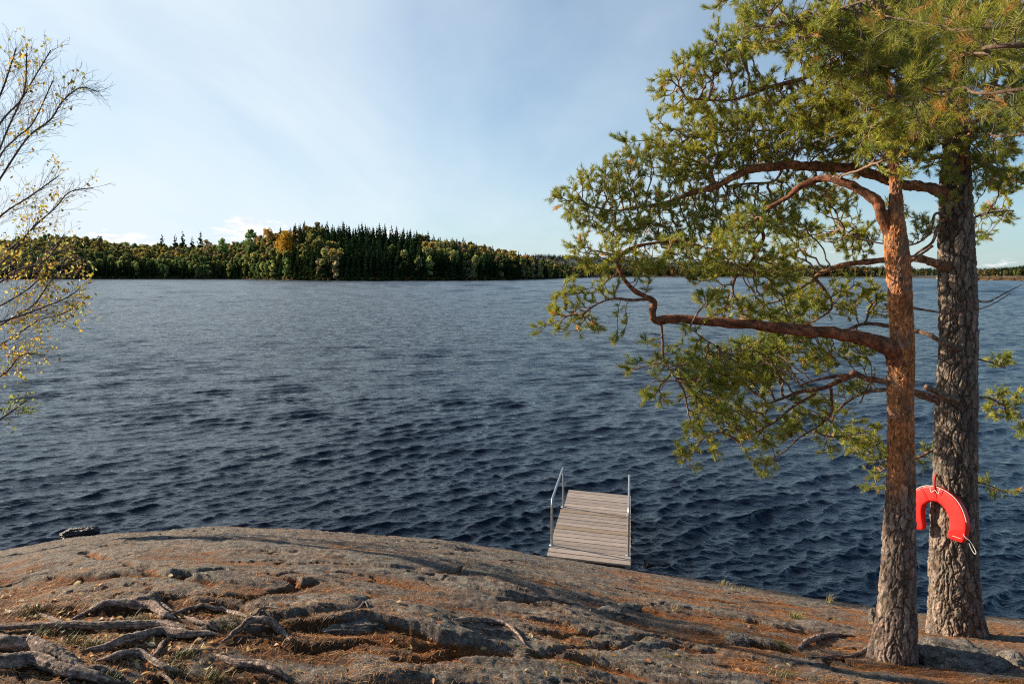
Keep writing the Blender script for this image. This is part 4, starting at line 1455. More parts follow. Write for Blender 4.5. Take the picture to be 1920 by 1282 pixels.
E1 = [
    (1030, 617, 30, 12, y, .12, 1), (1068, 590, 45, 26, y, .18, .9), (1075, 550, 32, 18, y, .15, .9), (1105, 605, 30, 22, y, .15, .8), (1130, 545, 30, 18, y, .15, .8), (1155, 625, 20, 12, y, .1, .5),
    (1090, 470, 32, 22, y + .1, .16, 1), (1150, 478, 50, 26, y + .1, .2, .9), (1215, 490, 40, 28, y + .1, .2, .8), (1120, 505, 30, 16, y + .1, .15, .7), (1275, 470, 55, 30, y + .2, .25, .8), (1330, 500, 50, 30, y + .2, .3, .8),
    (1190, 690, 26, 14, y, .12, .8), (1240, 680, 36, 22, y, .15, .8), (1232, 735, 30, 26, y, .15, .8), (1215, 640, 26, 10, y, .1, .5), (1300, 640, 40, 20, y, .15, .6),
    (1300, 690, 50, 30, y + .1, .3, 1.2), (1340, 670, 60, 26, y + .15, .3, 1.2), (1420, 660, 60, 26, y + .2, .3, 1.2), (1310, 720, 46, 34, y + .1, .25, 1.4), (1375, 690, 60, 42, y + .2, .35, 1.6), (1440, 700, 50, 40, y + .3, .3, 1.0), (1350, 760, 50, 36, y + .1, .25, 1), (1310, 795, 34, 28, y + .1, .2, 1), (1400, 790, 50, 36, y + .2, .3, .9),
    (1290, 850, 26, 22, y, .15, .9), (1330, 835, 28, 20, y, .15, .7), (1432, 868, 28, 20, y, .15, .9), (1440, 820, 40, 24, y, .2, .7), (1490, 790, 36, 30, y + .2, .2, .7), (1560, 820, 40, 22, y + .3, .2, .5), (1520, 760, 40, 26, y + .3, .2, .5),
    (1410, 420, 50, 30, y + .2, .3, .8), (1380, 470, 60, 40, y + .2, .35, .8), (1440, 520, 50, 40, y + .2, .3, .8), (1340, 560, 40, 26, y + .1, .25, .6), (1390, 580, 50, 30, y + .2, .3, .8), (1460, 590, 40, 20, y + .2, .3, .7),
    (1260, 160, 36, 20, y + .5, .2, 1), (1310, 130, 50, 36, y + .5, .3, 1), (1380, 110, 46, 40, y + .4, .3, 1), (1320, 195, 70, 22, y + .5, .3, .9), (1430, 170, 60, 34, y + .3, .3, .9), (1345, 75, 30, 16, y + .4, .2, .8),
    (1450, 50, 66, 45, y - .4, .4, 1.1), (1540, 70, 70, 60, y - .5, .5, 1.2), (1620, 90, 70, 70, y - .3, .5, 1.2), (1580, 160, 70, 50, y - .1, .5, 1.1), (1510, 200, 60, 40, y + .2, .4, .9), (1430, 0, 50, 24, y - .3, .3, .8),
    (1345, 8, 24, 10, y, .15, .9), (1640, 190, 60, 50, y - .3, .4, 1.0), (1700, 120, 60, 60, y - .3, .4, 1.0), (1680, 20, 70, 50, y - .2, .5, 1.0), (1560, -60, 120, 50, y - .2, .6, .8), (1700, -150, 120, 80, y, .7, .6),
]
E1 = [(a, b, c, d, y_, f_, w * (.68 if b < 200 and a > 1400 else 1)) for a, b, c, d, y_, f_, w in E1] + [(1650, 285, 40, 20, Y1 - .35, .2, .8), (1690, 320, 30, 16, Y1 - .35, .15, .8), (1640, 245, 40, 24, Y1 - .35, .2, .8)]
foliage('pine1', seeds1, E1, 2300, tr, .045, .052, .0028, 42, .037, .0036, .050, pine1, (.20, .12, .08), tips=3, bright=2.0)

# ================================================= rear pine (thick grey stem)
b2 = ground_at(1792, 1190)
Y2 = float(b2[1]); print('rear pine at', b2)
rows2 = [(1235, 1738, 1868), (1190, 1740, 1852), (1140, 1742, 1841), (1080, 1743, 1836), (1000, 1745, 1833), (900, 1750, 1830), (800, 1754, 1830), (700, 1759, 1831), (600, 1762, 1832), (500, 1761, 1828), (420, 1762, 1824), (350, 1764, 1820), (280, 1768, 1816), (200, 1772, 1812), (100, 1776, 1808), (0, 1780, 1805), (-200, 1786, 1804), (-450, 1792, 1802)]
C2, R2 = limb_pts(trunk_from_edges(rows2, Y2), 0.009)
pine2 = empty('pine_tree', b2)
tag(pine2, 'thick grey barked pine further back, carrying the red lifebuoy', 'pine tree')
V, Q_, t = bark_trunk(C2, R2, 300, 11.0, 0.020, 20, flare=[(2.8, .40, .18, .10), (.3, .5, .24, .13), (-.9, .4, .22, .11), (4.3, .4, .16, .08)], upper=(6.9, 8.0), grey=(.225, .175, .14))
part('trunk', mesh_np('trunk', V, Q_, M['bark'], {'tint': t}, smooth=True), pine2)
y = Y2
LIMB2 = [
    [(1785, 372, y, .050), (1755, 356, y - .12, .044), (1725, 350, y - .1, .041), (1695, 346, y + .18, .040), (1655, 334, y + .25, .042), (1620, 322, y + .25, .042), (1580, 315, y + .2, .043), (1520, 311, y + .1, .040), (1450, 312, y, .037), (1410, 317, y, .034), (1375, 332, y, .030), (1345, 348, y, .027), (1300, 362, y + .05, .022), (1250, 380, y + .1, .017), (1200, 388, y + .15, .013), (1150, 395, y + .2, .009), (1100, 385, y + .25, .006)],
    [(1790, 505, y, .038), (1760, 497, y - .1, .034), (1735, 487, y - .05, .032), (1700, 484, y + .15, .030), (1650, 488, y + .25, .027), (1600, 494, y + .3, .024), (1560, 503, y + .35, .022), (1530, 520, y + .4, .018), (1545, 540, y + .4, .013), (1560, 575, y + .4, .010), (1530, 600, y + .5, .008), (1490, 615, y + .5, .006), (1450, 640, y + .5, .005)],
    [(1548, 508, y + .36, .015), (1510, 535, y + .45, .012), (1470, 560, y + .5, .010), (1420, 575, y + .55, .007), (1370, 590, y + .6, .005)],
    [(1800, 655, y - .12, .022), (1770, 643, y - .22, .020), (1735, 625, y - .2, .019), (1700, 617, y + .12, .018), (1660, 610, y + .25, .018), (1620, 607, y + .3, .016), (1590, 617, y + .35, .013), (1550, 622, y + .4, .010), (1500, 640, y + .5, .007), (1470, 680, y + .55, .006), (1430, 720, y + .6, .004)],
    [(1795, 750, y - .15, .030), (1770, 742, y - .22, .026), (1742, 728, y - .3, .025), (1737, 722, y - .31, .012)],
    [(1780, 760, y, .03), (1740, 745, y + .05, .028), (1705, 735, y + .15, .024), (1660, 730, y + .3, .02), (1600, 745, y + .5, .014), (1560, 790, y + .6, .010), (1600, 830, y + .6, .006)],
    [(1790, 470, y, .016), (1762, 425, y - .1, .014), (1748, 455, y - .1, .012), (1720, 475, y, .010), (1700, 500, y + .1, .008)],
    [(1800, 430, y, .016), (1757, 400, y - .1, .013), (1740, 440, y, .010), (1700, 460, y + .2, .007), (1620, 450, y + .4, .006), (1580, 430, y + .5, .004)],
    [(1800, 320, y - .15, .022), (1805, 285, y - .35, .020), (1822, 245, y - .45, .018), (1845, 200, y - .4, .014), (1870, 150, y - .4, .010)],
    [(1800, 330, y + .1, .02), (1850, 310, y + .3, .014), (1890, 330, y + .4, .010), (1930, 350, y + .5, .006)],
    [(1800, 420, y + .1, .016), (1850, 400, y + .3, .010), (1900, 395, y + .5, .006)],
    [(1800, 250, y, .020), (1740, 215, y + .1, .016), (1660, 215, y + .3, .012), (1560, 235, y + .3, .010), (1470, 245, y + .3, .008), (1380, 245, y + .3, .007), (1300, 255, y + .3, .005)],
    [(1800, 150, y, .018), (1730, 90, y, .014), (1650, 60, y, .010)],
    [(1800, 120, y, .018), (1860, 60, y, .013), (1920, 20, y, .010)],
    # low right
    [(1815, 560, y, .010), (1850, 566, y + .1, .008), (1880, 552, y + .2, .006), (1915, 534, y + .3, .003)],
    [(1820, 750, y + .1, .012), (1850, 745, y + .3, .009), (1890, 765, y + .5, .006), (1940, 800, y + .7, .005)],
    [(1820, 670, y + .1, .010), (1860, 680, y + .3, .006), (1885, 690, y + .4, .004)],
    [(1815, 900, y + .1, .010), (1850, 908, y + .4, .006), (1890, 925, y + .6, .004)],
    [(1770, 830, y + .1, .012), (1715, 860, y + .3, .009), (1655, 880, y + .5, .006), (1640, 910, y + .6, .004)],
    [(1470, 312, y, .012), (1450, 340, y + .05, .010), (1400, 345, y + .1, .010), (1360, 350, y + .2, .008)],
    [(1340, 345, y, .012), (1335, 320, y, .013), (1350, 303, y, .011), (1365, 290, y, .009), (1370, 260, y + .1, .006)],
    [(1690, 335, y + .2, .012), (1640, 300, y + .3, .010), (1580, 270, y + .3, .007)],
]
seeds2 = []
for k, pts in enumerate(LIMB2):
    me, C, R = limb_mesh('limb', pts, 18, (.32, .15, .08) if k in (0, 1, 8) else (.22, .14, .10), seed=50 + k * 3.1)
    part('limb', me, pine2)
    if k == 4: continue
    seeds2 += seeds_of(C, {0: .45, 1: .5, 3: .5, 5: .5}.get(k, .3), 1, 3)
y = Y2
E2 = [
    (1062, 372, 22, 22, y + .2, .16, 1), (1110, 350, 40, 28, y + .2, .25, 1), (1105, 400, 50, 30, y + .2, .3, 1), (1160, 360, 46, 40, y + .2, .35, 1.1), (1150, 310, 24, 18, y + .2, .2, .9), (1200, 310, 36, 26, y + .2, .3, 1),
    (1240, 270, 36, 34, y + .3, .3, 1.1), (1235, 215, 16, 12, y + .3, .15, .6), (1180, 425, 60, 26, y + .1, .3, 1), (1240, 390, 50, 40, y + .1, .35, 1), (1290, 310, 56, 50, y + .2, .4, 1.1), (1330, 250, 60, 40, y + .3, .4, 1.0),
    (1380, 290, 60, 36, y + .2, .4, 1), (1400, 240, 60, 40, y + .3, .4, 1), (1450, 280, 60, 28, y + .1, .4, .9), (1270, 440, 60, 30, y + .1, .3, .9), (1340, 410, 60, 44, y + .1, .4, .9), (1400, 370, 50, 24, y + .2, .35, .7), (1320, 380, 60, 30, y + .2, .35, .7),
    (1500, 350, 60, 30, y + .3, .35, .9), (1560, 380, 50, 26, y + .5, .3, .8), (1460, 400, 50, 36, y + .3, .35, .8), (1500, 440, 40, 26, y + .5, .3, .6), (1600, 300, 60, 30, y + .4, .3, .8), (1180, 270, 20, 18, y + .2, .2, .5), (1500, 260, 50, 34, y, .4, 1), (1560, 250, 60, 46, y, .5, 1), (1630, 260, 50, 44, y + .2, .5, .9), (1700, 260, 50, 50, y, .5, .9), (1560, 440, 36, 24, y + .8, .25, .6), (1610, 450, 46, 34, y + .7, .3, .9), (1600, 415, 26, 14, y + .7, .2, .7),
    (1480, 480, 46, 40, y + .4, .3, .7), (1510, 560, 46, 36, y + .5, .35, .9), (1580, 560, 46, 36, y + .5, .35, .7), (1640, 570, 30, 30, y + .5, .3, .5), (1470, 630, 60, 40, y + .6, .35, .9), (1530, 660, 50, 36, y + .6, .3, .7), (1600, 660, 40, 30, y + .6, .3, .5), (1430, 680, 50, 40, y + .6, .3, .8),
    (1610, 820, 40, 34, y + .6, .25, .9), (1570, 770, 30, 20, y + .6, .2, .5), (1650, 860, 30, 34, y + .6, .2, .8), (1640, 905, 22, 18, y + .6, .15, .8), (1600, 730, 36, 16, y + .5, .2, .6), (1735, 860, 20, 30, y + .5, .2, .5),
    (1740, 200, 60, 60, y - .2, .5, 1), (1800, 200, 60, 60, y - .4, .4, .9), (1860, 260, 50, 60, y - .2, .5, .8), (1890, 340, 40, 30, y + .3, .35, .7), (1850, 320, 36, 30, y - .3, .3, .6), (1760, 300, 36, 22, y - .4, .25, .6), (1870, 400, 40, 18, y + .5, .25, .6), (1845, 440, 20, 14, y + .4, .2, .5), (1730, 430, 26, 26, y + .2, .2, .35),
    (1850, 60, 90, 70, y - .3, .6, .9), (1760, 60, 70, 70, y - .3, .5, .9), (1640, 40, 70, 60, y - .2, .5, .7), (1900, 160, 50, 60, y - .3, .5, .8),
    (1875, 680, 24, 18, y + .4, .15, .9), (1890, 750, 34, 20, y + .5, .2, 1), (1860, 775, 26, 12, y + .5, .12, .6), (1915, 800, 16, 22, y + .5, .15, .7), (1850, 905, 22, 14, y + .4, .12, .6), (1885, 925, 26, 14, y + .5, .12, .5), (1670, 385, 20, 16, y - .6, .15, .3), (1780, 385, 22, 16, y - .5, .12, .5),
]
E2 = [(a, b, c, d, y_, f_, w * (.7 if b < 210 and a > 1500 else 1)) for a, b, c, d, y_, f_, w in E2] + [(1785, 330, 26, 16, Y2 - .45, .15, .8), (1800, 260, 34, 30, Y2 - .5, .2, .8)]
foliage('pine2', seeds2, E2, 2000, tr, .052, .060, .0030, 42, .040, .0040, .056, pine2, (.18, .115, .08), tips=3, bright=1.9)

# ================================================= pine overhead on the right, only its branches reach into view
tx, ty = 3.5, 2.6
tz = float(ground_h(np.array(tx), np.array(ty)))
pine3 = empty('pine_tree', (tx, ty, tz))
tag(pine3, 'pine outside the frame whose long needled boughs hang in at the top right', 'pine tree')
C3 = catmull(np.array([[tx, ty, tz - .2], [tx + .03, ty, tz + 2], [tx - .05, ty + .05, tz + 5], [tx, ty, tz + 9]]), 500)
V, Q_, t = bark_trunk(C3, np.linspace(.17, .10, 500), 60, 31., .012, 14, upper=(6.5, 7.5))
part('trunk', mesh_np('trunk', V, Q_, M['bark'], {'tint': t}, smooth=True), pine3)
LIMB3 = []
for (z0, tgt) in [(tz + 3.4, [(1880, 50, 2.5, .010), (1760, 48, 2.9, .007), (1660, 30, 3.2, .004)]),
                  (tz + 3.1, [(1920, 85, 2.3, .010), (1850, 100, 2.6, .007), (1780, 95, 2.9, .004)]),
                  (tz + 3.2, [(1900, 170, 2.8, .009), (1800, 165, 3.2, .006), (1700, 200, 3.6, .004)]),
                  (tz + 3.6, [(1860, -30, 2.6, .010), (1700, -20, 3.1, .007), (1560, 20, 3.6, .005), (1440, 50, 3.9, .003)]),
                  (tz + 3.0, [(1930, 250, 3.0, .007), (1850, 250, 3.4, .004)])]:
    K = [[tx - .05, ty + .1, z0, .022]] + [[*P(a, b, yy * 1.18), r] for a, b, yy, r in tgt]
    S = catmull(np.array(K), 90)
    V, Q_, T_ = tube(S[:, :3], np.maximum(S[:, 3], .003), 10)
    part('limb', mesh_np('limb', V, [Q_, T_], M['bark'], {'tint': np.tile([.14, .09, .06], (len(V), 1))}, smooth=True), pine3)
    LIMB3 += seeds_of(S[:, :3], .35, 1, 3)
E3 = [(1900, 30, 50, 40, 2.5, .3, 1), (1840, 60, 60, 40, 2.7, .35, 1), (1760, 50, 60, 40, 3.0, .35, 1), (1680, 50, 50, 36, 3.3, .3, 1), (1880, 110, 50, 26, 2.6, .25, 1), (1800, 110, 50, 26, 2.9, .3, 1), (1720, 150, 50, 36, 3.5, .35, .9),
      (1640, 110, 50, 40, 3.7, .35, .9), (1560, 60, 50, 36, 3.8, .35, 1), (1480, 60, 46, 26, 4.0, .3, 1), (1420, 50, 26, 18, 4.0, .2, .8), (1820, 190, 50, 30, 3.2, .3, .9), (1740, 220, 50, 30, 3.6, .3, .8), (1900, 200, 40, 40, 2.9, .25, .7), (1660, 190, 40, 26, 3.8, .3, .7), (1870, 270, 40, 22, 3.4, .2, .6), (1580, 150, 40, 30, 4.0, .3, .7)]
E3 = [(a, b, c, d, y_ * 1.18, f_ * 1.1, w) for a, b, c, d, y_, f_, w in E3]
foliage('pine3', LIMB3, E3, 760, tr, .045, .055, .0022, 46, .052, .0022, .09, pine3, (.09, .07, .05), tips=2, brown=.09, bright=1.5, rmax=.008)

# ================================================= birch at the left edge
bx = np.array([-6.55, 7.7]); bz = float(ground_h(bx[0], bx[1]))
bz = max(bz, -.2)
birch = empty('birch_tree', (bx[0], bx[1], bz))
tag(birch, 'nearly bare birch at the left edge with scattered yellow leaves', 'birch tree')
yb = 7.5
Cb = catmull(np.array([[bx[0], bx[1], bz - .15], [bx[0] + .1, bx[1], bz + 2], [bx[0] + .1, bx[1] - .1, bz + 4.5], [bx[0] + .45, bx[1] - .1, bz + 7.2]]), 260)
V, Q_, T_ = tube(Cb, np.linspace(.12, .03, 260), 20, noise_amp=.01)
f1, f2, cid = voro3(V[:, 0] * 9, V[:, 1] * 9, V[:, 2] * 40)
tb = np.where((cid > .72)[:, None], [.05, .045, .04], [.50, .47, .43])
part('trunk', mesh_np('trunk', V, [Q_, T_], M['twig'], {'tint': tb}, smooth=True), birch)
BL = [
    [(-130, 620), (-60, 470), (0, 290), (40, 200), (70, 150), (105, 95)], [(-130, 640), (-40, 400), (0, 340), (55, 260), (100, 225), (125, 190), (160, 165), (195, 172)],
    [(-130, 560), (-70, 330), (0, 190), (25, 130), (40, 90)], [(-130, 600), (-80, 400), (0, 240), (50, 180), (60, 100)], [(-130, 680), (-50, 480), (0, 410), (60, 370), (90, 350), (120, 330)], [(-130, 700), (-40, 500), (30, 460), (80, 415), (110, 390), (140, 360), (185, 352)],
    [(-130, 740), (-40, 590), (0, 575), (60, 540), (100, 500), (140, 485), (180, 497)], [(-130, 760), (-40, 620), (0, 605), (50, 590), (90, 575), (130, 560), (155, 545)], [(-130, 800), (-50, 690), (0, 650), (40, 625), (80, 600), (120, 590), (145, 580)],
    [(-130, 820), (-60, 740), (0, 708), (25, 690), (50, 665), (95, 665)], [(-130, 700), (-60, 540), (0, 500), (50, 450), (80, 415)], [(-130, 860), (-60, 830), (0, 790), (30, 770), (60, 750)], [(-130, 780), (-40, 640), (20, 600), (70, 570), (110, 520), (150, 515)],
    [(-130, 640), (-60, 430), (0, 300), (35, 260), (70, 230), (110, 150)], [(-130, 740), (-30, 560), (30, 510), (90, 490), (130, 440)],
]
BLS = []
for k, pts in enumerate(BL):
    yy = 7.3 + .7 * tr.random()
    n = len(pts)
    st = Cb[int(np.argmin(np.abs(Cb[:, 2] - (P(*pts[1], yy)[2] - .45))))]
    K = [[*st, .015]] + [[*P(a, b, yy), .0085 * (1 - i / n) + .003] for i, (a, b) in enumerate([(a_ - 12 * (j_ / n), b_) for j_, (a_, b_) in enumerate(pts)][1:])]
    S = catmull(np.array(K), 90)
    V, Q_, T_ = tube(S[:, :3], S[:, 3], 7)
    part('limb', mesh_np('limb', V, [Q_, T_], M['twig'], {'tint': np.tile([.07, .05, .055], (len(V), 1))}, smooth=True), birch)
    BLS.append(S[:, :3])
TW = []      # twigs as (polyline, r0, r1)
LF = []      # leaf sites


def twig(p, d, ln, r, lev):
    n = max(3, int(ln / .05)); q = [p]; dd = d / np.linalg.norm(d)
    bend = tr.normal(size=3) * .05
    for i_ in range(n):
        dd = dd + bend + tr.normal(size=3) * .07 + [0.01, 0, .035]; dd /= np.linalg.norm(dd)
        q.append(q[-1] + dd * ln / n)
        if lev < 2 and i_ > 0 and tr.random() < (.75 if lev == 0 else .55):
            a_ = radians(24 + 22 * tr.random()) * (1 if (i_ % 2) else -1)
            ax_ = np.array([0, -1., 0]) + tr.normal(size=3) * .5; ax_ /= np.linalg.norm(ax_)
            e = dd * cos(a_) + np.cross(ax_, dd) * sin(a_)
            twig(q[-1], e, ln * (.30 + .35 * tr.random()) * (1 - .35 * i_ / n), r * .6, lev + 1)
    q = np.array(q)
    TW.append((q, r * .85, .0009))
    for i_ in range(1, len(q)):
        if tr.random() < (.5 if lev else .2): LF.append(q[i_])


for S in BLS:
    n = len(S); L_ = np.linalg.norm(np.diff(S, axis=0), axis=1).sum(); step_ = max(1, int(n * .058 / L_))
    for k, i_ in enumerate(range(int(n * .30), n, step_)):
        t_ = S[min(i_ + 1, n - 1)] - S[i_ - 1]; t_ /= np.linalg.norm(t_)
        a_ = radians(20 + 26 * tr.random()) * (1 if k % 2 else -1)
        ax_ = np.array([0, -1., 0]) + tr.normal(size=3) * .55; ax_ /= np.linalg.norm(ax_)
        e = t_ * cos(a_) + np.cross(ax_, t_) * sin(a_)
        f_ = i_ / n
        twig(S[i_], e, (.55 - .38 * f_) * (.4 + .8 * tr.random()), .0030, 0)
Vt, Qt = [], []; nv = 0
for q, ra, rb in TW:
    V, Q_, T_ = tube(q, np.linspace(ra, rb, len(q)), 4, caps=False)
    Vt.append(V); Qt.append(Q_ + nv); nv += len(V)
V = np.concatenate(Vt)
part('twigs', mesh_np('twigs', V, np.concatenate(Qt), M['twig'], {'tint': np.tile([.12, .085, .085], (len(V), 1))}, smooth=True), birch)
N = np.array(LF); ti = np.arange(len(N))
# leaves thicker low down, sparse high up; clustered
row_ = (CAM_Z - N[ti, 2]) / N[ti, 1]
dens_ = np.interp(row_, [-.45, -.1, 0.02, .12, .2], [.16, .22, .72, .85, 1.3]) * np.clip(.45 + 1.6 * fbm(N[ti, 0] * 3.5, N[ti, 1] * 3.5, N[ti, 2] * 3.5, o=2), .1, 2)
lv = ti[tr.random(len(ti)) < dens_]
lv = np.repeat(lv, tr.integers(1, 4, len(lv)))
m = len(lv); print('birch nodes', len(N), 'leaves', m)
c = N[lv] + tr.normal(size=(m, 3)) * .025
ax = tr.normal(size=(m, 3)) + [0, 0, -.9]; ax /= np.linalg.norm(ax, axis=1)[:, None]
sd = np.cross(ax, tr.normal(size=(m, 3))); sd /= np.linalg.norm(sd, axis=1)[:, None]
nn = np.cross(ax, sd)
s = (.013 + .012 * tr.random((m, 1)))
P_ = [c, c + ax * s * .7 + sd * s * .72 + nn * s * .25, c + ax * s * 1.45 + sd * s * .4 + nn * s * .1, c + ax * s * 2.1, c + ax * s * 1.45 - sd * s * .4 + nn * s * .1, c + ax * s * .7 - sd * s * .72 + nn * s * .25]
V = np.stack(P_, 1).reshape(-1, 3); b = np.arange(m)[:, None] * 6
T_ = np.concatenate([b + [0, 1, 2], b + [0, 2, 3], b + [0, 3, 4], b + [0, 4, 5]])
pal = np.array([[.62, .42, .05], [.58, .47, .07], [.36, .36, .07], [.52, .30, .05], [.62, .52, .16], [.42, .42, .10], [.28, .15, .05]])
ci = tr.integers(0, len(pal), m)
grn = (N[lv, 2] < P(30, 715, 7.4)[2])
col = pal[ci] * (.7 + .5 * tr.random((m, 1))); col[grn] = np.array([.32, .34, .07]) * (.7 + .5 * tr.random((grn.sum(), 1)))
part('leaves', mesh_np('leaves', V, T_, M['leaves'], {'tint': np.repeat(col, 6, 0)}), birch)
# ------------------------------------------------------------------ bathing dock
dz0 = 0.42
axis = np.array([sin(radians(9.9)), cos(radians(9.9)), 0.0])
perp = np.array([cos(radians(9.9)), -sin(radians(9.9)), -0.045]); perp /= np.linalg.norm(perp)
upv = np.cross(perp, axis)
NL = PZ(1025, 1043, dz0)
FLd = 3.12                                      # length
Wd = 1.20
dock = empty('dock', NL)
tag(dock, 'small weathered grey plank bathing dock with two steel handrails', 'dock')
rd = np.random.default_rng(9)
g = Geo()
nb = 20
pitch = FLd / nb
for k in range(nb):
    inset = 0.0 if k < 13 else 0.04
    bw = pitch - .017
    lo_, hi_ = inset, Wd
    c = NL + axis * (k + .5) * pitch + perp * (lo_ + hi_) / 2 + upv * rd.normal() * .0015
    V, Qb = box_pts(c, perp * (hi_ - lo_) / 2 * (1 + rd.normal() * .002), axis * bw / 2, upv * .014, .003)
    base = np.array([.34, .28, .235]) * (.80 + .34 * rd.random())
    if k in (7, 12): base = np.array([.29, .215, .145])
    if k > 13: base = base * 1.06
    g.add(V, Q=Qb, tint=base)
part('deck', g.mesh('deck', M['planks']), dock)
for s_, e_ in ((.05, .0), (Wd - .10, .0)):
    V, Qb = box_pts(NL + perp * s_ + axis * FLd / 2 - upv * .075, perp * .024, axis * (FLd / 2 - .02), upv * .058, .004)
    part('beam', mesh_np('beam', V, Qb, M['timber']), dock)
V, Qb = box_pts(NL + perp * Wd / 2 + axis * .03 - upv * .075, perp * (Wd / 2 - .11), axis * .02, upv * .056, .004)
part('end_board', mesh_np('end_board', V, Qb, M['timber']), dock)
V, Qb = box_pts(NL + perp * (Wd / 2) + axis * 2.2 - upv * .24, perp * (Wd / 2 - .18), axis * .6, upv * .10, .03)
part('float', mesh_np('float', V, Qb, M['timber']), dock)


def rail(off, s0, s1, h0, h1):
    a = NL + perp * off + axis * s0; b = NL + perp * off + axis * s1
    up = np.array([0, 0, 1.0])
    pts = [a - up * .05, a + up * h0 * .5, a + up * (h0 - .06), a + up * (h0 - .012) + axis * .03, a + up * (h0 + .012) + axis * .10]
    m_ = b - axis * .09
    pts += [m_ + up * (h1 - .012), b - axis * .02 + up * (h1 - .022), b + up * (h1 - .07), b + up * h1 * .5, b - up * .05]
    pts = np.array(pts)
    # dense straight runs with rounded corners
    S = []
    for p_a, p_b in zip(pts[:-1], pts[1:]):
        n = max(2, int(np.linalg.norm(p_b - p_a) / .02)); S.append(p_a + (p_b - p_a) * (np.arange(n) / n)[:, None])
    S = np.concatenate(S + [pts[-1:]])
    for _ in range(3): S[1:-1] = (S[:-2] + 2 * S[1:-1] + S[2:]) / 4
    V, Q_, T_ = tube(S, .018, 14)
    me = mesh_np('handrail', V, [Q_, T_], M['steel'], None, smooth=True)
    h = part('handrail', me, dock)
    for q in (a, b):
        V, Q_, T_ = tube(np.array([q + upv * .014, q + upv * .018, q + upv * .024]), [.042, .042, .036], 16)
        f = link('foot_plate', mesh_np('foot_plate', V, [Q_, T_], M['steel']), h)
        f.location = (0, 0, 0)


rail(.028, .40, 2.12, .71, .74)
rail(Wd - .035, .34, 2.06, .71, .74)

# ------------------------------------------------------------------ lifebuoy on the thick pine
Yl = Y2 - .33
out_px = [(1706, 986), (1704, 962), (1706, 940), (1716, 922), (1735, 911), (1757, 912), (1780, 922), (1798, 938), (1810, 960), (1816, 985), (1812, 1015)]
in_px = [(1736, 990), (1732, 966), (1733, 950), (1738, 943), (1747, 939), (1760, 940), (1772, 949), (1780, 962), (1784, 976), (1783, 990), (1779, 1004)]
_i = int(np.argmin(np.abs(C2[:, 2] - P(1790, 965, Y2)[2])))
bn = np.array([-.86, -.50, .06]); bn /= np.linalg.norm(bn)      # the way the collar faces: turned to the sun
bp = C2[_i] + bn * (R2[_i] + .065)
camp = np.array([0, 0, CAM_Z])


def BP(a, b, out=0.0):
    """point of the collar's own plane seen at this pixel, moved out along its facing"""
    d = ray(a, b)
    return camp + d * (np.dot(bn, bp + bn * out - camp) / np.dot(bn, d))


O_ = np.array([BP(a, b) for a, b in out_px]); I_ = np.array([BP(a, b) for a, b in in_px])
O_ = catmull(O_, 90); I_ = catmull(I_, 90)
Cc = (O_ + I_) / 2; Hw = (O_ - I_) / 2
tanv = np.gradient(Cc, axis=0); tanv /= np.linalg.norm(tanv, axis=1)[:, None]
dep = np.tile(bn, (90, 1))
endf = np.minimum(np.arange(90), 89 - np.arange(90)) / 7.0
ef = np.sqrt(np.clip(1 - (1 - np.clip(endf, 0, 1)) ** 2, 0.0, 1)); ef = np.maximum(ef, .05)
ef = .80 * sstep(-.1, 1.0, endf) + .2 * ef
ef = np.where(endf >= 1, 1, np.maximum(ef, .02))
nu = 28
a = np.arange(nu) / nu * 2 * pi
sx = np.sign(np.cos(a)) * np.abs(np.cos(a)) ** .26; sy = np.sign(np.sin(a)) * np.abs(np.sin(a)) ** .26
efw = np.where(endf >= 1, 1, .86 + .14 * np.sqrt(np.clip(1 - (1 - np.clip(endf, 0, 1)) ** 2, 0, 1)))
V = Cc[:, None] + Hw[:, None] * (sx[None, :, None] * (efw)[:, None, None]) + dep[:, None] * (.042 * sy[None, :, None] * (.8 + .2 * np.clip(endf, 0, 1))[:, None, None])
nC_ = 90
i = np.arange(nC_ - 1)[:, None]; j = np.arange(nu)[None]
Q_ = np.stack([i * nu + j, i * nu + (j + 1) % nu, (i + 1) * nu + (j + 1) % nu, (i + 1) * nu + j], -1).reshape(-1, 4)
V = V.reshape(-1, 3)
# rounded ends
extra = []; Tt = []
for end, sg in ((0, -1), (nC_ - 1, 1)):
    ring0 = V[end * nu:(end + 1) * nu]; c0 = ring0.mean(0); prev = end * nu
    for sc_, ad in ((.9, .012), (.7, .019), (.35, .022)):
        r_ = c0 + (ring0 - c0) * sc_ + tanv[end] * sg * ad
        st = len(V) + sum(len(e) for e in extra)
        extra.append(r_)
        jj = np.arange(nu)
        q = np.stack([prev + jj, prev + (jj + 1) % nu, st + (jj + 1) % nu, st + jj], -1)
        Q_ = np.concatenate([Q_, q if sg > 0 else q[:, ::-1]]); prev = st
    st = len(V) + sum(len(e) for e in extra)
    extra.append((c0 + tanv[end] * sg * .022)[None])
    jj = np.arange(nu); t_ = np.stack([prev + jj, prev + (jj + 1) % nu, np.full(nu, st)], -1)
    Tt.append(t_ if sg > 0 else t_[:, ::-1])
V = np.concatenate([V] + extra)
buoy = empty('lifebuoy', BP(1760, 925))
tag(buoy, 'bright red horseshoe lifebuoy hanging on the thick grey pine', 'lifebuoy')
part('float_collar', mesh_np('float_collar', V, [Q_, np.concatenate(Tt)], M['red'], None, smooth=True), buoy)
front = np.tile(bn, (90, 1))      # towards the viewer


def cord(pts, r, mat, name, n=60, parent=buoy):
    S = catmull(np.array(pts), n)
    V, Q_, T_ = tube(S, r, 8)
    return part(name, mesh_np(name, V, [Q_, T_], mat, None, smooth=True), parent)


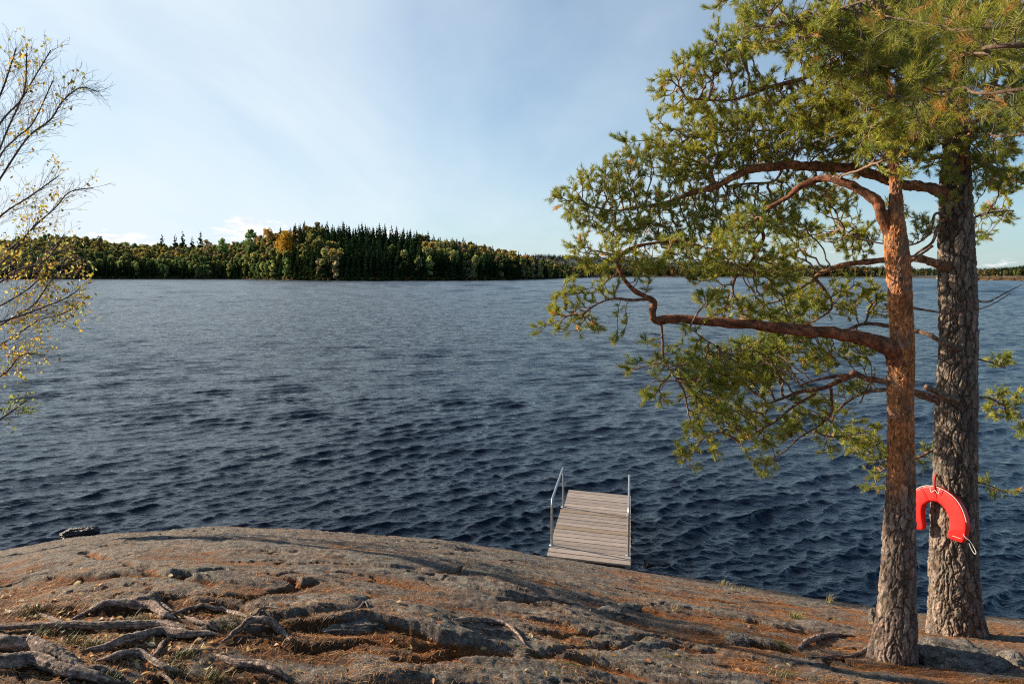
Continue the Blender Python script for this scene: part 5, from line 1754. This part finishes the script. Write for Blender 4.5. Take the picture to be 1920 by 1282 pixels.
# straps round the top of the collar
for k in (34, 44):
    r_ = []
    for aa in np.linspace(0, 2 * pi, 33):
        cx_ = np.sign(cos(aa)) * abs(cos(aa)) ** .4; cy_ = np.sign(sin(aa)) * abs(sin(aa)) ** .4
        r_.append(Cc[k] + Hw[k] * cx_ * 1.04 + dep[k] * .056 * cy_)
    V, Q_, T_ = tube(np.array(r_), .0028, 6)
    part('strap', mesh_np('strap', V, [Q_, T_], M['strap'], None, smooth=True), buoy)
# grab line along the outer rim
line = [Cc[k] + Hw[k] * 1.05 + front[k] * .036 for k in range(8, 82, 5)]
cord(line, .0028, M['cord'], 'grab_line', 120)
cord([BP(1744, 914, .06), BP(1746, 922, .06), BP(1753, 919, .06), BP(1759, 925, .06), BP(1762, 915, .06)], .0025, M['cord'], 'grab_line', 40)
cord([BP(1806, 1001, .06), BP(1811, 1008, .06), BP(1818, 1013, .05), BP(1824, 1022, .03), BP(1830, 1034, .03), BP(1828, 1038, .03), BP(1822, 1030, .03), BP(1817, 1018, .04)], .0025, M['cord'], 'grab_line', 60)
cord([BP(1753, 922, .05), BP(1752, 905, .03), BP(1754, 893, -.02), BP(1757, 885, -.09)], .010, M['strap'], 'hanging_strap', 30)
# small stitched line on the lower right end
cord([BP(1786, 1004, .062), BP(1803, 1010, .062)], .0016, M['cord'], 'seam', 8)
for k in range(6):
    q = BP(1787 + 3 * k, 1001.5 + k * 1.0, .054)
    V, Qb = box_pts(q, (.0028, 0, 0), (0, .001, 0), (0, 0, .002))
    part('print_mark', mesh_np('print_mark', V, Qb, M['print']), buoy)


# ------------------------------------------------------------------ exposed roots
def root_thing(pts, label, r_scale=.61, lift=1.0, group='exposed pine roots', seed=0.0, cat='tree root'):
    """pts (px, py, r metres): laid over the ground, half sunk"""
    K = []
    for (a, b, r) in pts:
        q = ground_at(a, b)
        K.append([q[0], q[1], q[2] + r * lift, r * r_scale])
    K = np.array(K)
    n = max(30, int(np.linalg.norm(np.diff(K[:, :3], axis=0), axis=1).sum() / .008))
    S = catmull(K, n); S[:, 3] = np.maximum(S[:, 3], .004)
    C = S[:, :3]
    gz = ground_h(C[:, 0], C[:, 1], detail=False)
    C[:, 2] = .6 * C[:, 2] + .4 * (gz + S[:, 3] * lift)
    C[:, 2] += .25 * S[:, 3] * noise3(C[:, 0] * 7 + seed, C[:, 1] * 7, 0.)
    C[:, 0] += .5 * S[:, 3] * noise3(C[:, 0] * 6 + seed, C[:, 1] * 6, 5.); C[:, 1] += .5 * S[:, 3] * noise3(C[:, 0] * 6 + seed, C[:, 1] * 6, 9.)
    R = S[:, 3] * (1 + .28 * noise3(np.arange(n) * .035 + seed, 0 * C[:, 0], 1.))
    T0 = min(12, n // 4)
    R[:T0] *= np.linspace(.4, 1, T0); R[-T0:] *= np.linspace(1, .35, T0)
    V, Q_, T_ = tube(C, R, 26)
    nu = 26
    cc = C[np.minimum(np.arange(len(V)) // nu, n - 1)]; rr = R[np.minimum(np.arange(len(V)) // nu, n - 1)]
    d = V - cc; d /= np.linalg.norm(d, axis=1)[:, None] + 1e-9
    f1, f2, cid = voro3(V[:, 0] * 38 + seed, V[:, 1] * 60, V[:, 2] * 60)
    al_ = np.minimum(np.arange(len(V)) // nu, n - 1) * .008; an_ = (np.arange(len(V)) % nu) / nu * 2 * pi
    st_ = fbm(np.cos(an_) * 2.6 + seed, np.sin(an_) * 2.6, al_ * 5, o=4, g=.65)
    V = V + d * (rr * .16 * st_ + rr * .18 * fbm(V[:, 0] * 13 + seed, V[:, 1] * 16, V[:, 2] * 16, o=4, g=.6) + .10 * rr * sstep(0, .3, f2 - f1))[:, None]
    tint = np.clip(1.25 + 1.1 * st_, .4, 2.1)[:, None] * np.array([1.0, .93, .88])
    o = link('root', mesh_np('root', V - C[n // 2], [Q_, T_], M['root'], {'tint': tint}, smooth=True))
    o.location = C[n // 2]
    tag(o, label, cat, group)
    return o


root_thing([(-60, 1215, .05), (0, 1218, .055), (60, 1224, .055), (105, 1240, .055), (140, 1262, .045), (185, 1285, .03)], 'thickest grey root bulging in from the bottom left corner', seed=1)
root_thing([(-60, 1250, .045), (10, 1256, .05), (60, 1250, .045), (95, 1262, .05), (150, 1275, .04), (230, 1290, .03)], 'dark wavy root below the thickest one in the corner', seed=2)
root_thing([(-60, 1184, .018), (0, 1181, .024), (60, 1179, .028), (140, 1180, .030), (220, 1182, .034), (290, 1178, .036), (330, 1184, .030), (362, 1194, .018)], 'long straight root running level from the left edge', seed=3)
root_thing([(66, 1150, .012), (90, 1160, .016), (115, 1172, .018), (140, 1179, .016)], 'short pale root slanting down to the long straight one', seed=4)
root_thing([(125, 1173, .014), (150, 1158, .018), (185, 1143, .028), (215, 1140, .034), (250, 1143, .040), (285, 1145, .042), (305, 1158, .03), (330, 1165, .018)], 'lumpy grey root arched like a loop above the leaves', seed=5)
root_thing([(240, 1132, .018), (270, 1128, .028), (300, 1138, .026), (325, 1150, .016)], 'short rough root lying against the top of the lumpy one', seed=6)
root_thing([(300, 1163, .012), (345, 1148, .018), (375, 1142, .020), (405, 1145, .021), (430, 1152, .022), (465, 1163, .022)], 'sunlit root ridge curving right towards the crack', seed=7)
root_thing([(465, 1163, .018), (485, 1148, .013), (500, 1141, .010), (535, 1142, .007)], 'thin dark root climbing away to the right from the ridge', seed=8)
root_thing([(415, 1206, .016), (440, 1192, .024), (470, 1172, .03), (500, 1172, .034), (525, 1188, .028), (545, 1204, .014)], 'humped root arch over a dark hollow', seed=9)
root_thing([(150, 1230, .018), (190, 1222, .026), (225, 1212, .034), (265, 1200, .036), (300, 1192, .034), (345, 1196, .030), (385, 1192, .022), (415, 1194, .012)], 'long rising root crossing the middle of the tangle', seed=10)
root_thing([(180, 1245, .020), (220, 1236, .028), (255, 1232, .034), (280, 1242, .026), (310, 1256, .02), (345, 1262, .012)], 'dark knotted root under the long rising one', seed=11)
root_thing([(285, 1238, .012), (298, 1222, .016), (310, 1203, .018)], 'short forked root linking two longer roots', seed=12)
root_thing([(315, 1240, .010), (350, 1225, .014), (375, 1222, .012), (410, 1218, .008)], 'slender low root at the right of the tangle', seed=13)
root_thing([(120, 1282, .014), (150, 1270, .022), (180, 1262, .026), (215, 1268, .018), (245, 1282, .010)], 'small crooked root at the bottom edge', seed=14)
root_thing([(402, 1228, .012), (420, 1240, .020), (440, 1250, .026), (480, 1252, .032), (515, 1262, .028), (540, 1280, .02)], 'flaking pale root at the bottom right of the tangle', seed=15)
root_thing([(330, 1290, .014), (310, 1272, .012), (295, 1262, .009)], 'thin root stub pointing to the bottom edge', seed=16)
root_thing([(345, 1160, .018), (370, 1172, .026), (395, 1176, .024), (408, 1186, .014)], 'stubby pinkish root between the ridge and the straight root', seed=17)
root_thing([(848, 1166, .018), (880, 1166, .022), (915, 1168, .024), (945, 1172, .022), (960, 1180, .016), (972, 1196, .012), (985, 1210, .010)], 'lone dark bent root right of the rock slab', group='stray roots on the rock', lift=.9, seed=18)
root_thing([(860, 1172, .010), (900, 1180, .014), (935, 1184, .010), (955, 1180, .007)], 'thin shaded root under the lone bent one', group='stray roots on the rock', lift=.5, seed=19)
root_thing([(1495, 1222, .022), (1515, 1208, .034), (1540, 1198, .034), (1570, 1194, .024), (1600, 1193, .012)], 'purple brown root hump left of the front pine', group='stray roots on the rock', seed=20)
root_thing([(1510, 1234, .008), (1560, 1232, .012), (1600, 1232, .018), (1640, 1215, .034), (1662, 1205, .03)], 'root running out from the foot of the front pine', group='stray roots on the rock', seed=21)
root_thing([(583, 1125, .006), (600, 1132, .008), (632, 1142, .006)], 'thin fallen stick in the hollow left of centre', group='fallen sticks', cat='stick', lift=1.0, seed=22)
root_thing([(655, 1148, .007), (672, 1142, .010), (683, 1131, .012), (690, 1140, .006)], 'short pale fallen stick end on the rock', group='fallen sticks', cat='stick', lift=1.0, seed=23)
for o in [x for x in bpy.data.objects if x.get('category') == 'stick']:
    o.name = 'stick'


# ------------------------------------------------------------------ loose stones
def stone(px, py, sx, sy, sz, label, mat='boulder', seed=0, sink=.35, q=None, name='boulder', rot=0.0, n=44, sharp=.3):
    q = ground_at(px, py) if q is None else q
    th, ph = np.meshgrid(np.linspace(0, pi, n), np.linspace(0, 2 * pi, 2 * n, endpoint=False), indexing='ij')
    d = np.stack([np.sin(th) * np.cos(ph), np.sin(th) * np.sin(ph), np.cos(th)], -1)
    f1, f2, cid = voro3(d[..., 0] * 1.3 + seed, d[..., 1] * 1.3, d[..., 2] * 1.3)
    r = 1 + .22 * fbm(d[..., 0] * 1.3 + seed, d[..., 1] * 1.3, d[..., 2] * 1.3, o=3) - sharp * .5 * f1 + .05 * fbm(d[..., 0] * 5 + seed, d[..., 1] * 5, d[..., 2] * 9, o=5, g=.62)
    e = np.sign(d) * np.abs(d) ** .75
    V = (e * r[..., None] * [sx, sy, sz]).reshape(-1, 3)
    V = np.stack([V[:, 0] * cos(rot) - V[:, 1] * sin(rot), V[:, 0] * sin(rot) + V[:, 1] * cos(rot), V[:, 2]], 1)
    m_ = 2 * n
    i = np.arange(n - 1)[:, None]; j = np.arange(m_)[None]
    Q_ = np.stack([i * m_ + j, (i + 1) * m_ + j, (i + 1) * m_ + (j + 1) % m_, i * m_ + (j + 1) % m_], -1).reshape(-1, 4)
    o = link(name, mesh_np(name, V, Q_, M[mat], None, smooth=True))
    o.location = q + np.array([0, 0, sz * (1 - 2 * sink)])
    tag(o, label, 'rock')
    return o


stone(1792, 1246, .30, .24, .13, 'low pale granite boulder between the two pine trunks', seed=3, sink=.42, n=70)
stone(1900, 1246, .10, .10, .07, 'small grey stone by the right edge', seed=8)
stone(1640, 1165, .045, .04, .12, 'pale upright stone stub behind the left side of the front pine', seed=5, q=ground_at(1636, 1168), sink=.3)
stone(1383, 1208, .10, .07, .055, 'dark cracked stone low in the pine litter', seed=13)
stone(1145, 1150, .13, .08, .05, 'pale rounded stone below the dock', seed=15, sink=.5)
stone(1180, 1140, .11, .07, .05, 'pale lichen spotted stone next to the rounded one', seed=16, sink=.5)
stone(655, 1178, .20, .07, .05, 'smooth striped stone under the rock slab', seed=21, sink=.5)
stone(0, 0, .30, .14, .10, 'wet black rock breaking the water at the left', 'wet_rock', seed=33, q=PZ(148, 1002, 0.0), sink=.40, name='water_rock', rot=.45, n=60)
stone(0, 0, .22, .15, .06, 'dark wet rock awash beside the dock', 'wet_rock', seed=35, q=PZ(1232, 1058, -.02), sink=.42, name='water_rock', n=50)

# ------------------------------------------------------------------ grass tufts
gr = np.random.default_rng(44)
m, t, b = new_mat('grass')
L(t, attr(t, 'tint'), b.inputs['Base Color']); b.inputs['Roughness'].default_value = .6
M['grass'] = m


def grass(px, py, n, h, spread, label, col=(.16, .19, .04), group='grass tufts in the litter'):
    q = ground_at(px, py)
    root = np.column_stack([gr.normal(size=n) * spread, gr.normal(size=n) * spread * .7])
    Vs = []; A = []
    for k in range(n):
        p0 = np.array([root[k, 0], root[k, 1], 0.]); p0[2] = float(ground_h(q[0] + p0[0], q[1] + p0[1])) - q[2] - .004
        a_ = gr.random() * 6.28; hh = h * (.5 + .8 * gr.random()); le = hh * (.3 + .7 * gr.random())
        d = np.array([cos(a_), sin(a_), 0]); s_ = np.array([-sin(a_), cos(a_), 0]) * (.0016)
        Vs += [p0 - s_, p0 + s_, p0 + d * le * .35 + [0, 0, hh * .6] + s_ * .8, p0 + d * le * .35 + [0, 0, hh * .6] - s_ * .8, p0 + d * le + [0, 0, hh]]
        c = np.array(col) * (.6 + .8 * gr.random()) if gr.random() > .25 else np.array([.30, .22, .09])
        A += [c] * 5
    V = np.array(Vs); bb = np.arange(n)[:, None] * 5
    o = link('grass_tuft', mesh_np('grass_tuft', V, [np.concatenate([bb + [3, 2, 4]]), bb + [0, 1, 2, 3]], M['grass'], {'tint': np.array(A)}))
    o.location = q
    tag(o, label, 'grass tuft', group)


grass(1490, 1158, 160, .055, .028, 'bright green tuft on the rock left of the front pine')
grass(1358, 1098, 90, .08, .05, 'thin dry tuft at the waterline right of the dock', (.26, .22, .07))
grass(1390, 1108, 80, .06, .05, 'low straw coloured tuft beside the thin dry one', (.26, .22, .07))
grass(1557, 1130, 50, .12, .02, 'tall wispy tuft at the edge of the water', (.26, .22, .07))
grass(1270, 1145, 60, .06, .04, 'small blond tuft in the needle litter', (.30, .22, .09))
for (a_, b_, lab) in [(82, 1196, 'green tuft under the long straight root'), (136, 1208, 'round green tuft between two roots'), (178, 1212, 'flattened green tuft on the rising root'), (205, 1275, 'long green tuft at the bottom of the roots'), (345, 1232, 'yellowing tuft right of the knotted root'),
                      (330, 1265, 'shaggy tuft below the slender root'), (435, 1178, 'olive tuft against the humped root'), (60, 1155, 'tuft at the end of the short pale root'), (400, 1270, 'dry tuft beside the flaking root'), (265, 1172, 'sprig of grass above the straight root')]:
    grass(a_, b_, 110, .045, .035, lab, (.15, .15, .035))
grass(1460, 1262, 60, .03, .05, 'mossy tuft on the rock at the bottom')

# ------------------------------------------------------------------ litter: needles and birch leaves lying on the rock
N_ = 170000
px = gr.random(N_ * 2) * 2300 - 190; Yn = 2.3 + 6.6 * gr.random(N_ * 2) ** 1.35
Xn = (px - 960) / F * Yn * 1.06
cl = fbm(Xn * 1.6, Yn * 2.6, 12.0, o=4)
zz = ground_h(Xn, Yn)
hx = ground_h(Xn + .05, Yn, False); lowf = ground_h(Xn, Yn, False)
pr = np.clip(.02 + .8 * cl + sstep(.3, 2.2, Xn) * .30 + (1 - sstep(3.2, 4.9, Yn + .25 * Xn)) * sstep(.2, -.9, Xn) * .4, .03, 1) * sstep(.15, .45, zz)
k = np.nonzero(gr.random(N_ * 2) < pr)[0][:N_]
Xn, Yn, zz = Xn[k], Yn[k], zz[k]
n = len(k); print('litter', n)
a = gr.random(n) * 6.283; ln = .018 + .022 * gr.random(n)
dx_, dy_ = np.cos(a) * ln, np.sin(a) * ln
z2 = ground_h(Xn + dx_, Yn + dy_)
w = .0008 + .0006 * gr.random(n)
c0 = np.stack([Xn, Yn, zz + .003], 1); c1 = np.stack([Xn + dx_, Yn + dy_, np.maximum(z2, zz - .01) + .004 + .010 * gr.random(n) ** 3], 1)
sd = np.stack([-np.sin(a) * w, np.cos(a) * w, np.zeros(n)], 1)
V = np.stack([c0 - sd, c0 + sd, c1 + sd * .6, c1 - sd * .6], 1).reshape(-1, 3)
pal = np.array([[.42, .17, .045], [.33, .12, .035], [.50, .27, .10], [.20, .08, .03], [.55, .34, .16]])
col = pal[gr.integers(0, 5, n)] * (.6 + .6 * gr.random((n, 1)))
o = tag(link('pine_litter', mesh_np('pine_litter', V, np.arange(n * 4).reshape(n, 4), M['litter'], {'tint': np.repeat(col, 4, 0)})), 'rusty brown fallen pine needles lying over the rock', 'pine litter', None, 'stuff')

pts = []
for (cx, cy, sx, sy, nn_) in [(230, 1165, 80, 14, 70), (110, 1170, 60, 20, 45), (40, 1130, 50, 20, 40), (330, 1200, 90, 30, 70), (90, 1210, 70, 20, 40), (250, 1225, 100, 30, 60), (450, 1200, 60, 30, 30), (300, 1265, 150, 15, 40), (750, 1190, 200, 40, 30), (1100, 1200, 250, 50, 40), (1300, 1240, 200, 40, 25), (200, 1085, 160, 25, 30)]:
    for _ in range(nn_):
        pts.append((cx + gr.normal() * sx, min(cy + gr.normal() * sy, 1290)))
Vs = []; A = []; nv = 0; T_ = []
for (a_, b_) in pts:
    if b_ < 1040: continue
    q = ground_at(a_, b_)
    if q[2] < .3: continue
    s_ = .009 + .009 * gr.random()
    ax = gr.normal(size=3) * [1, 1, .35]; ax /= np.linalg.norm(ax)
    sd_ = np.cross(ax, gr.normal(size=3) * .4 + [0, 0, 1]); sd_ /= np.linalg.norm(sd_); nn2 = np.cross(ax, sd_)
    if nn2[2] < 0: nn2 = -nn2
    c = q + [0, 0, s_ * .6]
    Vs += [c - ax * s_ * 1.3, c - ax * s_ * .4 + sd_ * s_ * .85 + nn2 * s_ * .4, c + ax * s_ * .5 + sd_ * s_ * .6 + nn2 * s_ * .3, c + ax * s_ * 1.5 + nn2 * s_ * .2, c + ax * s_ * .5 - sd_ * s_ * .6 + nn2 * s_ * .3, c - ax * s_ * .4 - sd_ * s_ * .85 + nn2 * s_ * .4]
    T_ += [(nv, nv + 1, nv + 2), (nv, nv + 2, nv + 3), (nv, nv + 3, nv + 4), (nv, nv + 4, nv + 5)]; nv += 6
    pc = np.array([[.52, .36, .16], [.45, .24, .09], [.60, .50, .30], [.38, .16, .06]])[gr.integers(4)] * (.7 + .5 * gr.random())
    A += [pc] * 6
tag(link('fallen_leaves', mesh_np('fallen_leaves', np.array(Vs), np.array(T_), M['leaves'], {'tint': np.array(A)})), 'small curled yellow and brown birch leaves on the ground', 'fallen leaves', None, 'stuff')
print('objects', len(bpy.data.objects))
